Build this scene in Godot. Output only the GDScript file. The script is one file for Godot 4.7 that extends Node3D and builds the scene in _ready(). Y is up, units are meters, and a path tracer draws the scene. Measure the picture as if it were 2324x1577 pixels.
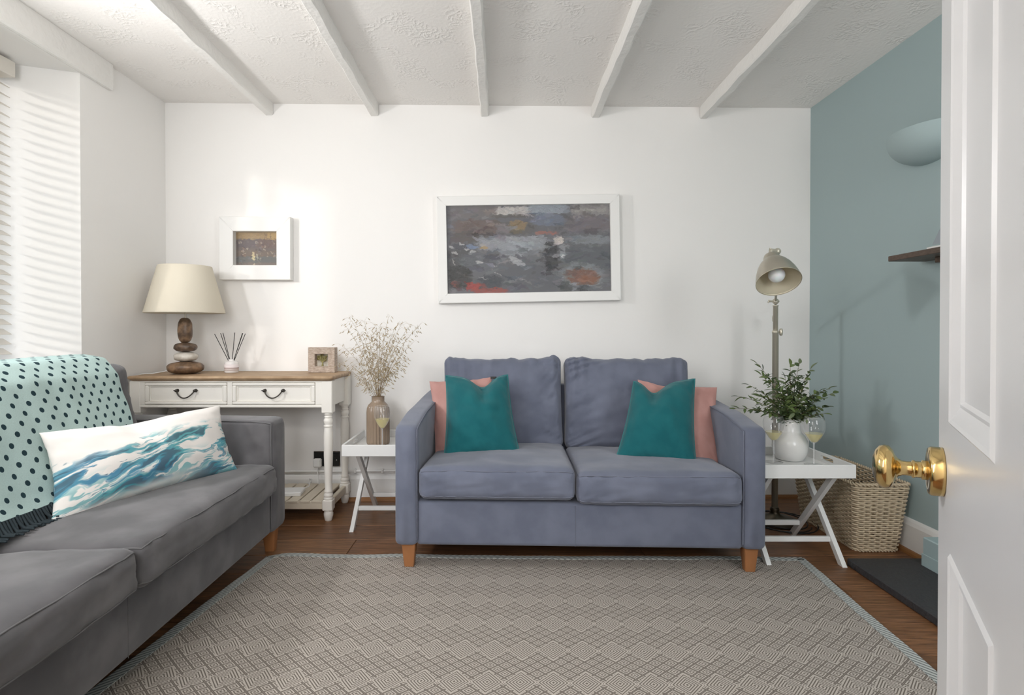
extends Node3D

# ---------------------------------------------------------------- mesh builder
class MB:
	var v := PackedVector3Array()
	var uv := PackedVector2Array()
	var sg := PackedInt32Array()
	var xf := Transform3D.IDENTITY
	var start := 0
	var group := 0

	func begin() -> void:
		start = v.size()
		group += 20

	func tri(a: Vector3, b: Vector3, c: Vector3, ua: Vector2, ub: Vector2, uc: Vector2, s := 0) -> void:
		v.append(xf * a); v.append(xf * b); v.append(xf * c)
		uv.append(ua); uv.append(ub); uv.append(uc)
		sg.append(-1 if s < 0 else s + group)

	func quad(a: Vector3, b: Vector3, c: Vector3, d: Vector3, s := -1) -> void:
		var z := Vector2.ZERO
		tri(a, b, c, z, z, z, s)
		tri(a, c, d, z, z, z, s)

	func flip_from(n: int) -> void:
		for i in range(n, v.size(), 3):
			var t := v[i + 1]; v[i + 1] = v[i + 2]; v[i + 2] = t
			var w := uv[i + 1]; uv[i + 1] = uv[i + 2]; uv[i + 2] = w

	func finish() -> void:
		var o := v[start]
		var vol := 0.0
		for i in range(start, v.size(), 3):
			vol += (v[i] - o).dot((v[i + 1] - o).cross(v[i + 2] - o))
		if vol > 0.0:
			flip_from(start)

	# chamfered box from corner to corner
	func box(lo: Vector3, hi: Vector3, bev := 0.0) -> void:
		begin()
		var c := (lo + hi) * 0.5
		var h := (hi - lo).abs() * 0.5
		bev = minf(bev, minf(h.x, minf(h.y, h.z)) * 0.9)
		if bev <= 0.0:
			var p := []
			for i in 8:
				p.append(c + Vector3(h.x if i & 1 else -h.x, h.y if i & 2 else -h.y, h.z if i & 4 else -h.z))
			for f in [[0, 1, 3, 2], [4, 6, 7, 5], [0, 4, 5, 1], [2, 3, 7, 6], [0, 2, 6, 4], [1, 5, 7, 3]]:
				quad(p[f[0]], p[f[1]], p[f[2]], p[f[3]])
			finish()
			return
		var k := h - Vector3.ONE * bev
		var X := func(sx, sy, sz, ax):
			var q := Vector3(k.x * sx, k.y * sy, k.z * sz)
			if ax == 0: q.x = h.x * sx
			elif ax == 1: q.y = h.y * sy
			else: q.z = h.z * sz
			return c + q
		for s in [-1, 1]:
			quad(X.call(s, -1, -1, 0), X.call(s, s, -s, 0), X.call(s, 1, 1, 0), X.call(s, -s, s, 0))
			quad(X.call(-1, s, -1, 1), X.call(-s, s, s, 1), X.call(1, s, 1, 1), X.call(s, s, -s, 1))
			quad(X.call(-1, -1, s, 2), X.call(s, -s, s, 2), X.call(1, 1, s, 2), X.call(-s, s, s, 2))
		for a in [-1, 1]:
			for b in [-1, 1]:
				_cq(X.call(a, b, -1, 0), X.call(a, b, 1, 0), X.call(a, b, 1, 1), X.call(a, b, -1, 1), c)
				_cq(X.call(a, -1, b, 0), X.call(a, 1, b, 0), X.call(a, 1, b, 2), X.call(a, -1, b, 2), c)
				_cq(X.call(-1, a, b, 1), X.call(1, a, b, 1), X.call(1, a, b, 2), X.call(-1, a, b, 2), c)
				for d in [-1, 1]:
					_ct(X.call(a, b, d, 0), X.call(a, b, d, 1), X.call(a, b, d, 2), c)
		# orient every triangle away from the centre
		var cc: Vector3 = xf * c
		for i in range(start, v.size(), 3):
			var n := (v[i + 1] - v[i]).cross(v[i + 2] - v[i])
			if n.dot((v[i] + v[i + 1] + v[i + 2]) / 3.0 - cc) > 0.0:
				var t := v[i + 1]; v[i + 1] = v[i + 2]; v[i + 2] = t

	func _cq(a: Vector3, b: Vector3, c: Vector3, d: Vector3, _o: Vector3) -> void:
		quad(a, b, c, d)

	func _ct(a: Vector3, b: Vector3, c: Vector3, _o: Vector3) -> void:
		var z := Vector2.ZERO
		tri(a, b, c, z, z, z, -1)

	# surface of revolution about y; a repeated point makes a crease
	func lathe(prof: Array, n := 24, at := Vector3.ZERO, sx := 1.0, sz := 1.0) -> void:
		begin()
		var s := 0
		for i in prof.size() - 1:
			var p: Vector2 = prof[i]
			var q: Vector2 = prof[i + 1]
			if p.distance_to(q) < 1e-6:
				s += 1
				continue
			for j in n:
				var a := TAU * j / n
				var b := TAU * ((j + 1) % n) / n
				var A := at + Vector3(p.x * cos(a) * sx, p.y, p.x * sin(a) * sz)
				var B := at + Vector3(p.x * cos(b) * sx, p.y, p.x * sin(b) * sz)
				var C := at + Vector3(q.x * cos(b) * sx, q.y, q.x * sin(b) * sz)
				var D := at + Vector3(q.x * cos(a) * sx, q.y, q.x * sin(a) * sz)
				var ua := Vector2(float(j) / n, p.y); var ub := Vector2(float(j + 1) / n, p.y)
				var uc := Vector2(float(j + 1) / n, q.y); var ud := Vector2(float(j) / n, q.y)
				if p.x > 1e-6: tri(A, B, C, ua, ub, uc, s)
				if q.x > 1e-6: tri(A, C, D, ua, uc, ud, s)
		finish()

	# tube along points
	func tube(pts: Array, rad, sides := 8, closed := false) -> void:
		begin()
		var n := pts.size()
		var rings := []
		var up := Vector3.ZERO
		for i in n:
			var a: Vector3 = pts[(i - 1 + n) % n] if (closed or i > 0) else pts[0]
			var b: Vector3 = pts[(i + 1) % n] if (closed or i < n - 1) else pts[n - 1]
			var t := (b - a).normalized()
			if up == Vector3.ZERO:
				up = t.cross(Vector3(0.31, 0.9, 0.27)).normalized()
			up = (up - t * up.dot(t)).normalized()
			var w := t.cross(up)
			var r: float = rad[i] if rad is Array else rad
			var ring := []
			for k in sides:
				var an := TAU * k / sides
				ring.append(pts[i] + (up * cos(an) + w * sin(an)) * r)
			rings.append(ring)
		var z := Vector2.ZERO
		for i in (n if closed else n - 1):
			var p = rings[i]; var q = rings[(i + 1) % n]
			for k in sides:
				var l := (k + 1) % sides
				tri(p[k], p[l], q[l], z, z, z, 0)
				tri(p[k], q[l], q[k], z, z, z, 0)
		if not closed:
			for e in [0, n - 1]:
				for k in sides:
					var l := (k + 1) % sides
					if e == 0: tri(pts[0], rings[0][l], rings[0][k], z, z, z, 1)
					else: tri(pts[e], rings[e][k], rings[e][l], z, z, z, 2)
		finish()

	# closed loops joined one after another, ends capped
	func loft(loops: Array, s := 0, caps := true, cap_smooth := false) -> void:
		begin()
		var z := Vector2.ZERO
		var n: int = loops[0].size()
		for i in loops.size() - 1:
			for k in n:
				var l := (k + 1) % n
				tri(loops[i][k], loops[i][l], loops[i + 1][l], z, z, z, s)
				tri(loops[i][k], loops[i + 1][l], loops[i + 1][k], z, z, z, s)
		if caps:
			for e in [0, loops.size() - 1]:
				var c := Vector3.ZERO
				for p in loops[e]: c += p
				c /= n
				for k in n:
					var l := (k + 1) % n
					if e == 0: tri(c, loops[e][l], loops[e][k], z, z, z, s if cap_smooth else 5)
					else: tri(c, loops[e][k], loops[e][l], z, z, z, s if cap_smooth else 6)
		finish()

	# polygon in the xz plane between two heights (or any plane through xf)
	func prism(poly: PackedVector2Array, y0: float, y1: float) -> void:
		begin()
		var z := Vector2.ZERO
		var t := Geometry2D.triangulate_polygon(poly)
		var ccw := not Geometry2D.is_polygon_clockwise(poly)
		for i in range(0, t.size(), 3):
			var a := poly[t[i]]; var b := poly[t[i + 1]]; var c := poly[t[i + 2]]
			if ((b - a).cross(c - a) > 0.0) != ccw:
				var m := b; b = c; c = m
			tri(Vector3(a.x, y0, a.y), Vector3(b.x, y0, b.y), Vector3(c.x, y0, c.y), z, z, z, -1)
			tri(Vector3(a.x, y1, a.y), Vector3(c.x, y1, c.y), Vector3(b.x, y1, b.y), z, z, z, -1)
		for i in poly.size():
			var a := poly[i]; var b := poly[(i + 1) % poly.size()]
			quad(Vector3(a.x, y0, a.y), Vector3(a.x, y1, a.y), Vector3(b.x, y1, b.y), Vector3(b.x, y0, b.y))
		finish()

	# a patch f(u, v) -> Vector3, with texture coordinates u, v scaled
	func grid(nu: int, nv: int, f: Callable, us := Vector2.ONE, s := 0, ori := false, wrap_u := false) -> void:
		var first := v.size()
		var p := []
		for j in nv + 1:
			var row := PackedVector3Array()
			for i in nu + 1:
				row.append(f.call(float(0 if wrap_u and i == nu else i) / nu, float(j) / nv))
			p.append(row)
		for j in nv:
			for i in nu:
				var ua := Vector2(float(i) / nu, float(j) / nv) * us
				var ub := Vector2(float(i + 1) / nu, float(j) / nv) * us
				var uc := Vector2(float(i + 1) / nu, float(j + 1) / nv) * us
				var ud := Vector2(float(i) / nu, float(j + 1) / nv) * us
				tri(p[j][i], p[j][i + 1], p[j + 1][i + 1], ua, ub, uc, s)
				tri(p[j][i], p[j + 1][i + 1], p[j + 1][i], ua, uc, ud, s)
		if ori: flip_from(first)

	# the surface of a subdivided cube, each point of [-1,1]^3 moved by f
	func subcube(n: int, f: Callable, s := 0) -> void:
		begin()
		var z := Vector2.ZERO
		for ax in 3:
			for sd in [-1.0, 1.0]:
				var p := []
				for j in n + 1:
					var row := PackedVector3Array()
					for i in n + 1:
						var a := -1.0 + 2.0 * i / n
						var b := -1.0 + 2.0 * j / n
						var q := Vector3(sd, a, b) if ax == 0 else (Vector3(b, sd, a) if ax == 1 else Vector3(a, b, sd))
						row.append(f.call(q))
					p.append(row)
				for j in n:
					for i in n:
						if sd > 0:
							tri(p[j][i], p[j][i + 1], p[j + 1][i + 1], z, z, z, s)
							tri(p[j][i], p[j + 1][i + 1], p[j + 1][i], z, z, z, s)
						else:
							tri(p[j][i], p[j + 1][i + 1], p[j][i + 1], z, z, z, s)
							tri(p[j][i], p[j + 1][i], p[j + 1][i + 1], z, z, z, s)
		finish()

	func mesh() -> ArrayMesh:
		var st := SurfaceTool.new()
		st.begin(Mesh.PRIMITIVE_TRIANGLES)
		for i in range(0, v.size(), 3):
			st.set_smooth_group(sg[i / 3])
			for k in 3:
				st.set_uv(uv[i + k])
				st.add_vertex(v[i + k])
		st.generate_normals()
		st.index()
		return st.commit()

# ---------------------------------------------------------------- helpers
var used := {}
var rng := RandomNumberGenerator.new()
var M := {}
const BACK := 0.021          # the back wall runs slightly away to the right

func zb(x: float) -> float:
	return -(3.40 + BACK * x)

func V(x: float, y: float, z: float) -> Vector3:
	return Vector3(x, y, z)

func numbered(called: String) -> String:
	if not used.has(called):
		used[called] = 0
		return called
	used[called] += 1
	return "%s_%03d" % [called, used[called]]

func part(called: String, mesh, m: Material, parent: Node, label := "") -> MeshInstance3D:
	var o := MeshInstance3D.new()
	o.name = called
	o.mesh = mesh.mesh() if mesh is MB else mesh
	o.material_override = m
	o.cast_shadow = GeometryInstance3D.SHADOW_CASTING_SETTING_ON
	parent.add_child(o, true)
	if label: o.set_meta("label", label)
	return o

func thing(called: String, label: String, category: String, at := Vector3.ZERO, turn := 0.0, group := "") -> Node3D:
	var o := Node3D.new()
	o.name = numbered(called)
	add_child(o)
	o.position = at
	o.rotation.y = turn
	o.set_meta("label", label)
	o.set_meta("category", category)
	if group: o.set_meta("group", group)
	return o

func struct(called: String, mesh, m: Material, label: String) -> Node3D:
	var o: Node3D
	if mesh == null:
		o = Node3D.new()
		o.name = called
		add_child(o)
	else:
		o = part(called, mesh, m, self)
	o.set_meta("kind", "structure")
	o.set_meta("label", label)
	return o

func rrect(x0: float, x1: float, y0: float, y1: float, r: float, n := 4) -> PackedVector2Array:
	var out := PackedVector2Array()
	r = minf(r, minf(absf(x1 - x0), absf(y1 - y0)) * 0.499)
	for q in [[x1 - r, y1 - r, 0.0], [x0 + r, y1 - r, PI / 2], [x0 + r, y0 + r, PI], [x1 - r, y0 + r, PI * 1.5]]:
		for i in n + 1:
			var a: float = q[2] + PI / 2 * i / n
			out.append(Vector2(q[0] + cos(a) * r, q[1] + sin(a) * r))
	return out

func ss(a: float, b: float, x: float) -> float:
	var t := clampf((x - a) / (b - a), 0.0, 1.0)
	return t * t * (3.0 - 2.0 * t)

func noise(seed_: int, freq: float, oct := 3, kind := FastNoiseLite.TYPE_SIMPLEX_SMOOTH) -> FastNoiseLite:
	var n := FastNoiseLite.new()
	n.seed = seed_
	n.frequency = freq
	n.noise_type = kind
	n.fractal_type = FastNoiseLite.FRACTAL_FBM if oct > 1 else FastNoiseLite.FRACTAL_NONE
	n.fractal_octaves = oct
	return n

func tex(w: int, h: int, f: Callable, mip := true) -> ImageTexture:
	var im := Image.create_empty(w, h, false, Image.FORMAT_RGB8)
	for y in h:
		for x in w:
			im.set_pixel(x, y, f.call(float(x) / w, float(y) / h))
	if mip: im.generate_mipmaps()
	return ImageTexture.create_from_image(im)

# seamless noise around a torus so that tiles meet
func tile(n: FastNoiseLite, u: float, v: float, ru := 1.0, rv := 1.0) -> float:
	var a := u * TAU; var b := v * TAU
	return 0.5 * (n.get_noise_3d(cos(a) * ru + 7.0, sin(a) * ru, cos(b) * rv) + n.get_noise_3d(sin(b) * rv, cos(a) * ru + 3.0, sin(a) * ru + 11.0 + cos(b) * rv))

func mat(c: Color, rough := 0.6, metal := 0.0, spec := 0.5) -> StandardMaterial3D:
	var m := StandardMaterial3D.new()
	m.albedo_color = c
	m.roughness = rough
	m.metallic = metal
	m.metallic_specular = spec
	return m

func c8(r: float, g: float, b: float) -> Color:
	return Color(r / 255.0, g / 255.0, b / 255.0)

func tri_map(m: StandardMaterial3D, scale: float, world := false) -> StandardMaterial3D:
	m.uv1_triplanar = true
	m.uv1_world_triplanar = world
	m.uv1_scale = Vector3.ONE * scale
	return m

func seamless(n: FastNoiseLite, w := 512, h := 512) -> Image:
	return n.get_seamless_image(w, h)

func relief(m: StandardMaterial3D, n: FastNoiseLite, cm: float, size := 512) -> StandardMaterial3D:
	var im := seamless(n, size, size)
	im.convert(Image.FORMAT_RGB8)
	m.heightmap_enabled = true
	m.heightmap_texture = ImageTexture.create_from_image(im)
	m.heightmap_scale = cm
	return m

func mottled(a: Color, b: Color, n: FastNoiseLite, size := 256) -> ImageTexture:
	var im := seamless(n, size, size)
	im.convert(Image.FORMAT_RGB8)
	for y in size:
		for x in size:
			im.set_pixel(x, y, a.lerp(b, ss(0.15, 0.85, im.get_pixel(x, y).r)))
	return ImageTexture.create_from_image(im)

# ---------------------------------------------------------------- camera, sky, light
func setup_view() -> void:
	var cam := Camera3D.new()
	cam.name = "camera"
	add_child(cam)
	cam.position = V(0, 1.0, 0)
	cam.rotation.x = -0.009
	cam.near = 0.05
	cam.far = 100.0
	cam.projection = Camera3D.PROJECTION_FRUSTUM
	cam.size = 0.05 * 1577.0 / 1300.0
	cam.frustum_offset = Vector2(24.0, -26.8) / 1300.0 * 0.05
	cam.current = true

	var e := Environment.new()
	var sky := Sky.new()
	var sm := ProceduralSkyMaterial.new()
	sm.sky_top_color = c8(170, 196, 226)
	sm.sky_horizon_color = c8(236, 238, 240)
	sm.ground_bottom_color = c8(120, 118, 112)
	sm.ground_horizon_color = c8(190, 188, 182)
	sm.energy_multiplier = 1.0
	sky.sky_material = sm
	e.background_mode = Environment.BG_SKY
	e.sky = sky
	e.background_energy_multiplier = 2.2
	e.tonemap_mode = Environment.TONE_MAPPER_LINEAR
	e.tonemap_exposure = 1.35
	e.sdfgi_enabled = true
	e.ssao_enabled = true
	e.ssil_enabled = true
	var we := WorldEnvironment.new()
	we.name = "environment"
	we.environment = e
	add_child(we)

	# low winter sun that slips through the blind onto the reveal and the back wall
	var sun := DirectionalLight3D.new()
	sun.name = "sun"
	add_child(sun)
	sun.look_at_from_position(Vector3.ZERO, V(0.48, -0.12, -0.70))
	sun.light_color = Color(1.0, 0.97, 0.93)
	sun.light_energy = 0.30
	sun.light_angular_distance = 3.0
	sun.shadow_enabled = true
	sun.sky_mode = DirectionalLight3D.SKY_MODE_LIGHT_ONLY

	# daylight of the left window, then three added lights that even out the room
	for w in [["window_daylight", V(-1.985, 1.62, -1.93), Vector2(0.22, 0.26), 1.3], ["added_front_left_fill", V(-1.03, 1.50, -0.11), Vector2(0.60, 1.1), 1.55], ["added_front_right_fill", V(1.50, 1.50, -0.11), Vector2(0.50, 1.1), 1.3], ["added_hall_door_fill", V(-0.2, 1.15, 2.05), Vector2(0.80, 1.70), 1.5]]:
		var a := AreaLight3D.new()
		a.name = w[0]
		add_child(a)
		a.position = w[1]
		a.rotation.y = -PI / 2 if w[0] == "window_daylight" else 0.0
		a.area_size = w[2]
		a.light_color = Color(0.99, 0.985, 0.985)
		a.light_energy = w[3]
		a.set("area_range", 12.0)
		a.shadow_enabled = true

func setup_materials() -> void:
	rng.seed = 20
	# plaster, a little uneven
	M.wall = tri_map(relief(mat(c8(245, 243, 240), 0.75), noise(3, 0.02, 4), 0.08), 0.8, true)
	M.teal = tri_map(relief(mat(c8(164, 182, 183), 0.7), noise(4, 0.02, 4), 0.06), 0.8, true)
	M.ceiling = tri_map(mat(c8(242, 239, 235), 0.85), 0.7, true)
	# artex: swirls in patches
	var nz := noise(8, 0.035, 3)
	nz.fractal_type = FastNoiseLite.FRACTAL_RIDGED
	var nm := noise(9, 0.006, 2)
	var a := seamless(nz, 1024, 1024)
	var b := seamless(nm, 1024, 1024)
	var h := Image.create_empty(1024, 1024, false, Image.FORMAT_RGB8)
	for y in 1024:
		for x in 1024:
			var k := 0.5 + (a.get_pixel(x, y).r - 0.5) * (0.15 + 0.85 * ss(0.45, 0.75, b.get_pixel(x, y).r))
			h.set_pixel(x, y, Color(k, k, k))
	M.ceiling.heightmap_enabled = true
	M.ceiling.heightmap_texture = ImageTexture.create_from_image(h)
	M.ceiling.heightmap_scale = 0.42
	M.beam = tri_map(relief(mat(c8(240, 238, 234), 0.6), noise(5, 0.03, 3), 0.3), 1.2, true)
	M.gloss = mat(c8(220, 220, 221), 0.28)
	M.skirting = mat(c8(232, 231, 228), 0.35)
	M.white = mat(c8(238, 238, 236), 0.4)
	M.frame_white = mat(c8(240, 239, 236), 0.5)
	M.cream = mat(c8(240, 236, 228), 0.45)
	M.shelfpaint = mat(c8(214, 203, 184), 0.5)
	M.slat = mat(c8(226, 220, 210), 0.5)
	M.beading = mat(c8(142, 98, 56), 0.5)
	M.brass = mat(c8(212, 184, 126), 0.14, 1.0)
	M.nickel = mat(c8(196, 190, 174), 0.32, 0.5)
	M.nickel_shade = mat(c8(196, 190, 176), 0.36, 0.85)
	M.shade_in = mat(c8(214, 206, 184), 0.4, 0.35)
	M.bronze = mat(c8(92, 84, 72), 0.35, 0.9)
	M.iron = mat(c8(78, 74, 70), 0.45, 0.8)
	M.bulb = mat(c8(236, 238, 240), 0.25)
	M.bulb.subsurf_scatter_enabled = true
	M.bulb.subsurf_scatter_strength = 0.4
	M.legwood = mat(c8(158, 106, 66), 0.4)
	M.black = mat(c8(24, 24, 24), 0.4)
	M.cable = mat(c8(30, 29, 28), 0.5)
	M.whitecable = mat(c8(232, 232, 230), 0.4)
	M.slate = tri_map(relief(mat(c8(54, 54, 56), 0.6), noise(15, 0.05, 4), 0.25), 2.0)
	M.plinth = mat(c8(160, 179, 180), 0.6)
	M.chrome = mat(c8(220, 220, 222), 0.12, 1.0)
	# cloths
	var cloth := func(c1: Color, c2: Color, sd: int, sc: float, sheen: float):
		var m := mat(Color.WHITE, 0.9, 0.0, 0.2)
		m.albedo_texture = mottled(c1, c2, noise(sd, 0.010, 5), 512)
		m.rim_enabled = sheen > 0.0
		m.rim = sheen
		m.rim_tint = 0.6
		return tri_map(m, sc)
	M.blue = cloth.call(c8(102, 107, 123), c8(113, 118, 134), 31, 1.0, 0.5)
	M.grey = cloth.call(c8(90, 89, 91), c8(112, 110, 112), 33, 0.9, 0.5)
	M.piping_blue = mat(c8(108, 112, 126), 0.9)
	M.piping_grey = mat(c8(104, 103, 104), 0.9)
	M.tealvelvet = cloth.call(c8(26, 92, 98), c8(33, 101, 106), 35, 2.0, 0.5)
	M.tealpiping = mat(c8(44, 114, 116), 0.8)
	M.pink = cloth.call(c8(180, 136, 129), c8(190, 147, 140), 37, 2.0, 0.2)
	M.shade = mat(c8(228, 220, 202), 0.85)
	M.shade.backlight_enabled = true
	M.shade.backlight = Color(0.35, 0.32, 0.26)
	# glass and wine
	M.glass = mat(Color(1, 1, 1, 0.1), 0.0)
	M.glass.transparency = BaseMaterial3D.TRANSPARENCY_ALPHA
	M.wineglass = mat(Color(1, 1, 1, 0.05), 0.02)
	M.wineglass.transparency = BaseMaterial3D.TRANSPARENCY_ALPHA
	M.stemglass = mat(Color(1, 1, 1, 0.25), 0.02)
	M.stemglass.transparency = BaseMaterial3D.TRANSPARENCY_ALPHA
	M.wine = mat(Color(0.93, 0.88, 0.60, 0.5), 0.03)
	M.wine.transparency = BaseMaterial3D.TRANSPARENCY_ALPHA
	# wood
	M.planks = []
	var grain := noise(51, 1.0, 4)
	var fine := noise(52, 1.0, 3)
	for k in 4:
		var base: Color = [c8(144, 93, 53), c8(130, 82, 45), c8(154, 103, 61), c8(138, 89, 51)][k]
		var t := tex(512, 128, func(u, w):
			var g := tile(grain, u, w + 0.21 * k, 1.1, 5.0)
			var f := tile(fine, u, w + 0.37 * k, 2.5, 22.0)
			var s := clampf(0.5 + g * 0.9 + f * 0.55, 0.0, 1.0)
			return base.darkened(0.42 * (1.0 - s)).lightened(0.10 * s))
		var m := mat(Color.WHITE, 0.42)
		m.albedo_texture = t
		M.planks.append(m)
	M.oak = mat(Color.WHITE, 0.55)
	M.oak.albedo_texture = tex(512, 128, func(u, w):
		var g := tile(grain, u, w, 1.2, 4.0)
		var f := tile(fine, u, w, 2.0, 18.0)
		return c8(150, 122, 92).lerp(c8(196, 168, 136), clampf(0.5 + g + f * 0.5, 0.0, 1.0)))
	M.darkwood = mat(Color.WHITE, 0.5)
	M.darkwood.albedo_texture = tex(256, 64, func(u, w):
		var f := tile(fine, u, w, 1.6, 14.0)
		return c8(70, 56, 46).lerp(c8(104, 86, 72), clampf(0.5 + f, 0.0, 1.0)))
	tri_map(M.darkwood, 3.0)
	M.washed = mat(Color.WHITE, 0.7)
	M.washed.albedo_texture = tex(256, 128, func(u, w):
		var f := tile(fine, u, w, 1.3, 8.0)
		return c8(158, 138, 122).lerp(c8(206, 192, 178), clampf(0.5 + f * 1.2, 0.0, 1.0)))
	tri_map(M.washed, 5.0)

# ---------------------------------------------------------------- the room
func build_room() -> void:
	# floor: boards that run from side to side
	var sub := MB.new()
	sub.box(V(-2.4, -0.12, -3.6), V(2.1, -0.022, 0.06))
	var floor_ = struct("floor", sub, M.black, "dark stained wooden floorboards under the rug and sofas")
	rng.seed = 5
	var row := 0
	var z := -3.52
	while z < -0.08:
		var z1 := minf(z + 0.196, 0.06)
		var x := -2.0 - rng.randf() * 0.0
		var cuts := [-2.0, rng.randf_range(-1.2, 0.0), rng.randf_range(0.5, 1.35), 1.88]
		for c in 3:
			var p := MB.new()
			var x0: float = cuts[c] + 0.001; var x1: float = cuts[c + 1] - 0.001
			var o := rng.randf()
			p.box(V(x0, -0.022, z + 0.0015), V(x1, 0.0, z1 - 0.0015), 0.0022)
			for i in p.v.size():
				p.uv[i] = Vector2(p.v[i].x / 1.3 + o, (p.v[i].z - z) / 0.196 + o * 3.0)
			part("plank", p, M.planks[(row * 3 + c * 2 + int(o * 3.0)) % 4], floor_)
		z = z1
		row += 1

	# ceiling and its beams
	var c := MB.new()
	c.box(V(-2.4, 2.33, -3.6), V(2.1, 2.45, 0.06))
	var ceil_ = struct("ceiling", c, M.ceiling, "white textured plaster ceiling between painted beams")
	var wob := noise(12, 3.2, 3)
	for k in 5:
		var bx: float = [-1.364, -0.748, -0.099, 0.556, 1.205][k]
		var m := MB.new()
		var loops := []
		for i in 61:
			var zz := lerpf(zb(bx) + 0.002, -0.08, i / 60.0)
			var w := 0.024 + 0.005 * wob.get_noise_2d(zz * 1.3, k * 9.0)
			var o := 0.0045 * wob.get_noise_2d(zz * 0.8, k * 9.0 + 3.0)
			var w2 := 0.024 + 0.006 * wob.get_noise_2d(zz * 1.5, k * 9.0 + 5.0)
			var lo := 2.262 + 0.005 * wob.get_noise_2d(zz * 1.4, k * 9.0 + 7.0)
			loops.append(PackedVector3Array([V(bx + o - w, 2.335, zz), V(bx + o - w, lo + 0.007, zz), V(bx + o - w + 0.006, lo, zz), V(bx + o + w2 - 0.006, lo + 0.002, zz), V(bx + o + w2, lo + 0.008, zz), V(bx + o + w2, 2.335, zz)]))
		m.begin()
		for q in 5:
			var n0 := m.v.size()
			for i in 60:
				m.quad(loops[i][q], loops[i][q + 1], loops[i + 1][q + 1], loops[i + 1][q], q)
		m.finish()
		part("beam", m, M.beam, ceil_)

	# walls
	var wb := MB.new()
	wb.prism(PackedVector2Array([Vector2(-2.4, zb(-2.4)), Vector2(2.1, zb(2.1)), Vector2(2.1, -3.62), Vector2(-2.4, -3.62)]), -0.02, 2.36)
	struct("wall_back", wb, M.wall, "white plaster wall behind the sofa and the console table")
	var wr := MB.new()
	wr.box(V(1.85, -0.02, -3.6), V(2.0, 2.36, 0.08))
	struct("wall_right", wr, M.teal, "teal painted wall with the shelf and the wall light")

	# left wall with two deep splayed windows
	var wl := MB.new()
	var sill := 0.82; var soffit := 2.20
	wl.prism(PackedVector2Array([Vector2(-1.965, -3.6), Vector2(-1.965, -2.68), Vector2(-2.27, -2.57), Vector2(-2.42, -2.57), Vector2(-2.42, -3.6)]), -0.02, 2.36)
	wl.prism(PackedVector2Array([Vector2(-1.965, -1.25), Vector2(-1.965, 0.08), Vector2(-2.42, 0.08), Vector2(-2.42, -1.33), Vector2(-2.27, -1.33)]), -0.02, 2.36)
	for w in [[-2.70, -1.22]]:
		wl.box(V(-2.42, soffit, w[0]), V(-1.965, 2.36, w[1]))
		wl.box(V(-2.42, -0.02, w[0]), V(-1.965, sill, w[1]))
	struct("wall_left", wl, M.wall, "white plaster wall with the deep window recess behind the grey sofa")
	var t1 := MB.new()
	t1.box(V(-1.97, 2.202, -2.885), V(-1.943, 2.335, -0.1), 0.006)
	struct("trim_1", t1, M.beam, "white painted lintel board over the window recess")

	# front wall with the doorway in which the camera stands
	var wf := MB.new()
	wf.box(V(-2.42, -0.02, -0.085), V(-1.36, 2.36, 0.06))
	wf.box(V(-0.70, -0.02, -0.085), V(-0.60, 2.36, 0.06))
	wf.box(V(-1.36, -0.02, -0.085), V(-0.70, 0.90, 0.06))
	wf.box(V(-1.36, 2.10, -0.085), V(-0.70, 2.36, 0.06))
	wf.box(V(0.205, -0.02, -0.085), V(1.22, 2.36, 0.06))
	wf.box(V(1.78, -0.02, -0.085), V(2.0, 2.36, 0.06))
	wf.box(V(1.22, -0.02, -0.085), V(1.78, 0.90, 0.06))
	wf.box(V(1.22, 2.10, -0.085), V(1.78, 2.36, 0.06))
	wf.box(V(-0.60, 2.02, -0.085), V(0.205, 2.36, 0.06))
	struct("wall_front", wf, M.wall, "white plaster wall around the doorway")
	# unseen wall added outside to keep the sun off the added front window
	var yard := MB.new()
	yard.box(V(-4.6, -0.4, 2.6), V(-0.95, 2.7, 2.8))
	struct("added_sun_wall", yard, M.wall, "added wall outside that blocks the sun from the front window")
	# hallway behind the doorway
	var hall := MB.new()
	hall.box(V(-0.70, -0.12, 0.06), V(1.1, 0.0, 2.3))
	struct("floor_hall", hall, M.planks[1], "floor of the hallway beyond the doorway")
	hall = MB.new()
	hall.box(V(-0.70, 2.33, 0.06), V(1.1, 2.45, 2.3))
	hall.box(V(-0.70, -0.1, 0.06), V(-0.64, 2.45, 2.3))
	hall.box(V(1.1, -0.1, 0.06), V(1.2, 2.45, 2.3))
	hall.box(V(-0.70, -0.1, 2.2), V(-0.62, 2.45, 2.3))
	hall.box(V(0.24, -0.1, 2.2), V(1.2, 2.45, 2.3))
	hall.box(V(-0.65, 2.04, 2.2), V(0.25, 2.45, 2.3))
	struct("wall_hall", hall, M.wall, "white walls of the hallway beyond the doorway")
	# glazed door added unseen at the end of the hallway for frontal fill
	hall = MB.new()
	hall.box(V(-0.64, 0.0, 2.22), V(-0.56, 2.04, 2.27), 0.003)
	hall.box(V(0.16, 0.0, 2.22), V(0.24, 2.04, 2.27), 0.003)
	hall.box(V(-0.57, 0.0, 2.22), V(0.17, 0.25, 2.27), 0.003)
	hall.box(V(-0.57, 1.95, 2.22), V(0.17, 2.04, 2.27), 0.003)
	var d2 = struct("added_door_2", hall, M.white, "added glazed white door for fill light at the end of the hallway")
	hall = MB.new()
	hall.box(V(-0.565, 0.24, 2.243), V(0.165, 1.96, 2.248))
	part("pane", hall, M.glass, d2)
	var hl := thing("added_hall_globe", "added round white globe for fill light on the hallway ceiling", "fill light", V(-0.1, 2.33, 0.75))  # unseen globe added to fill the room from behind the camera
	var g := MB.new()
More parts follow.
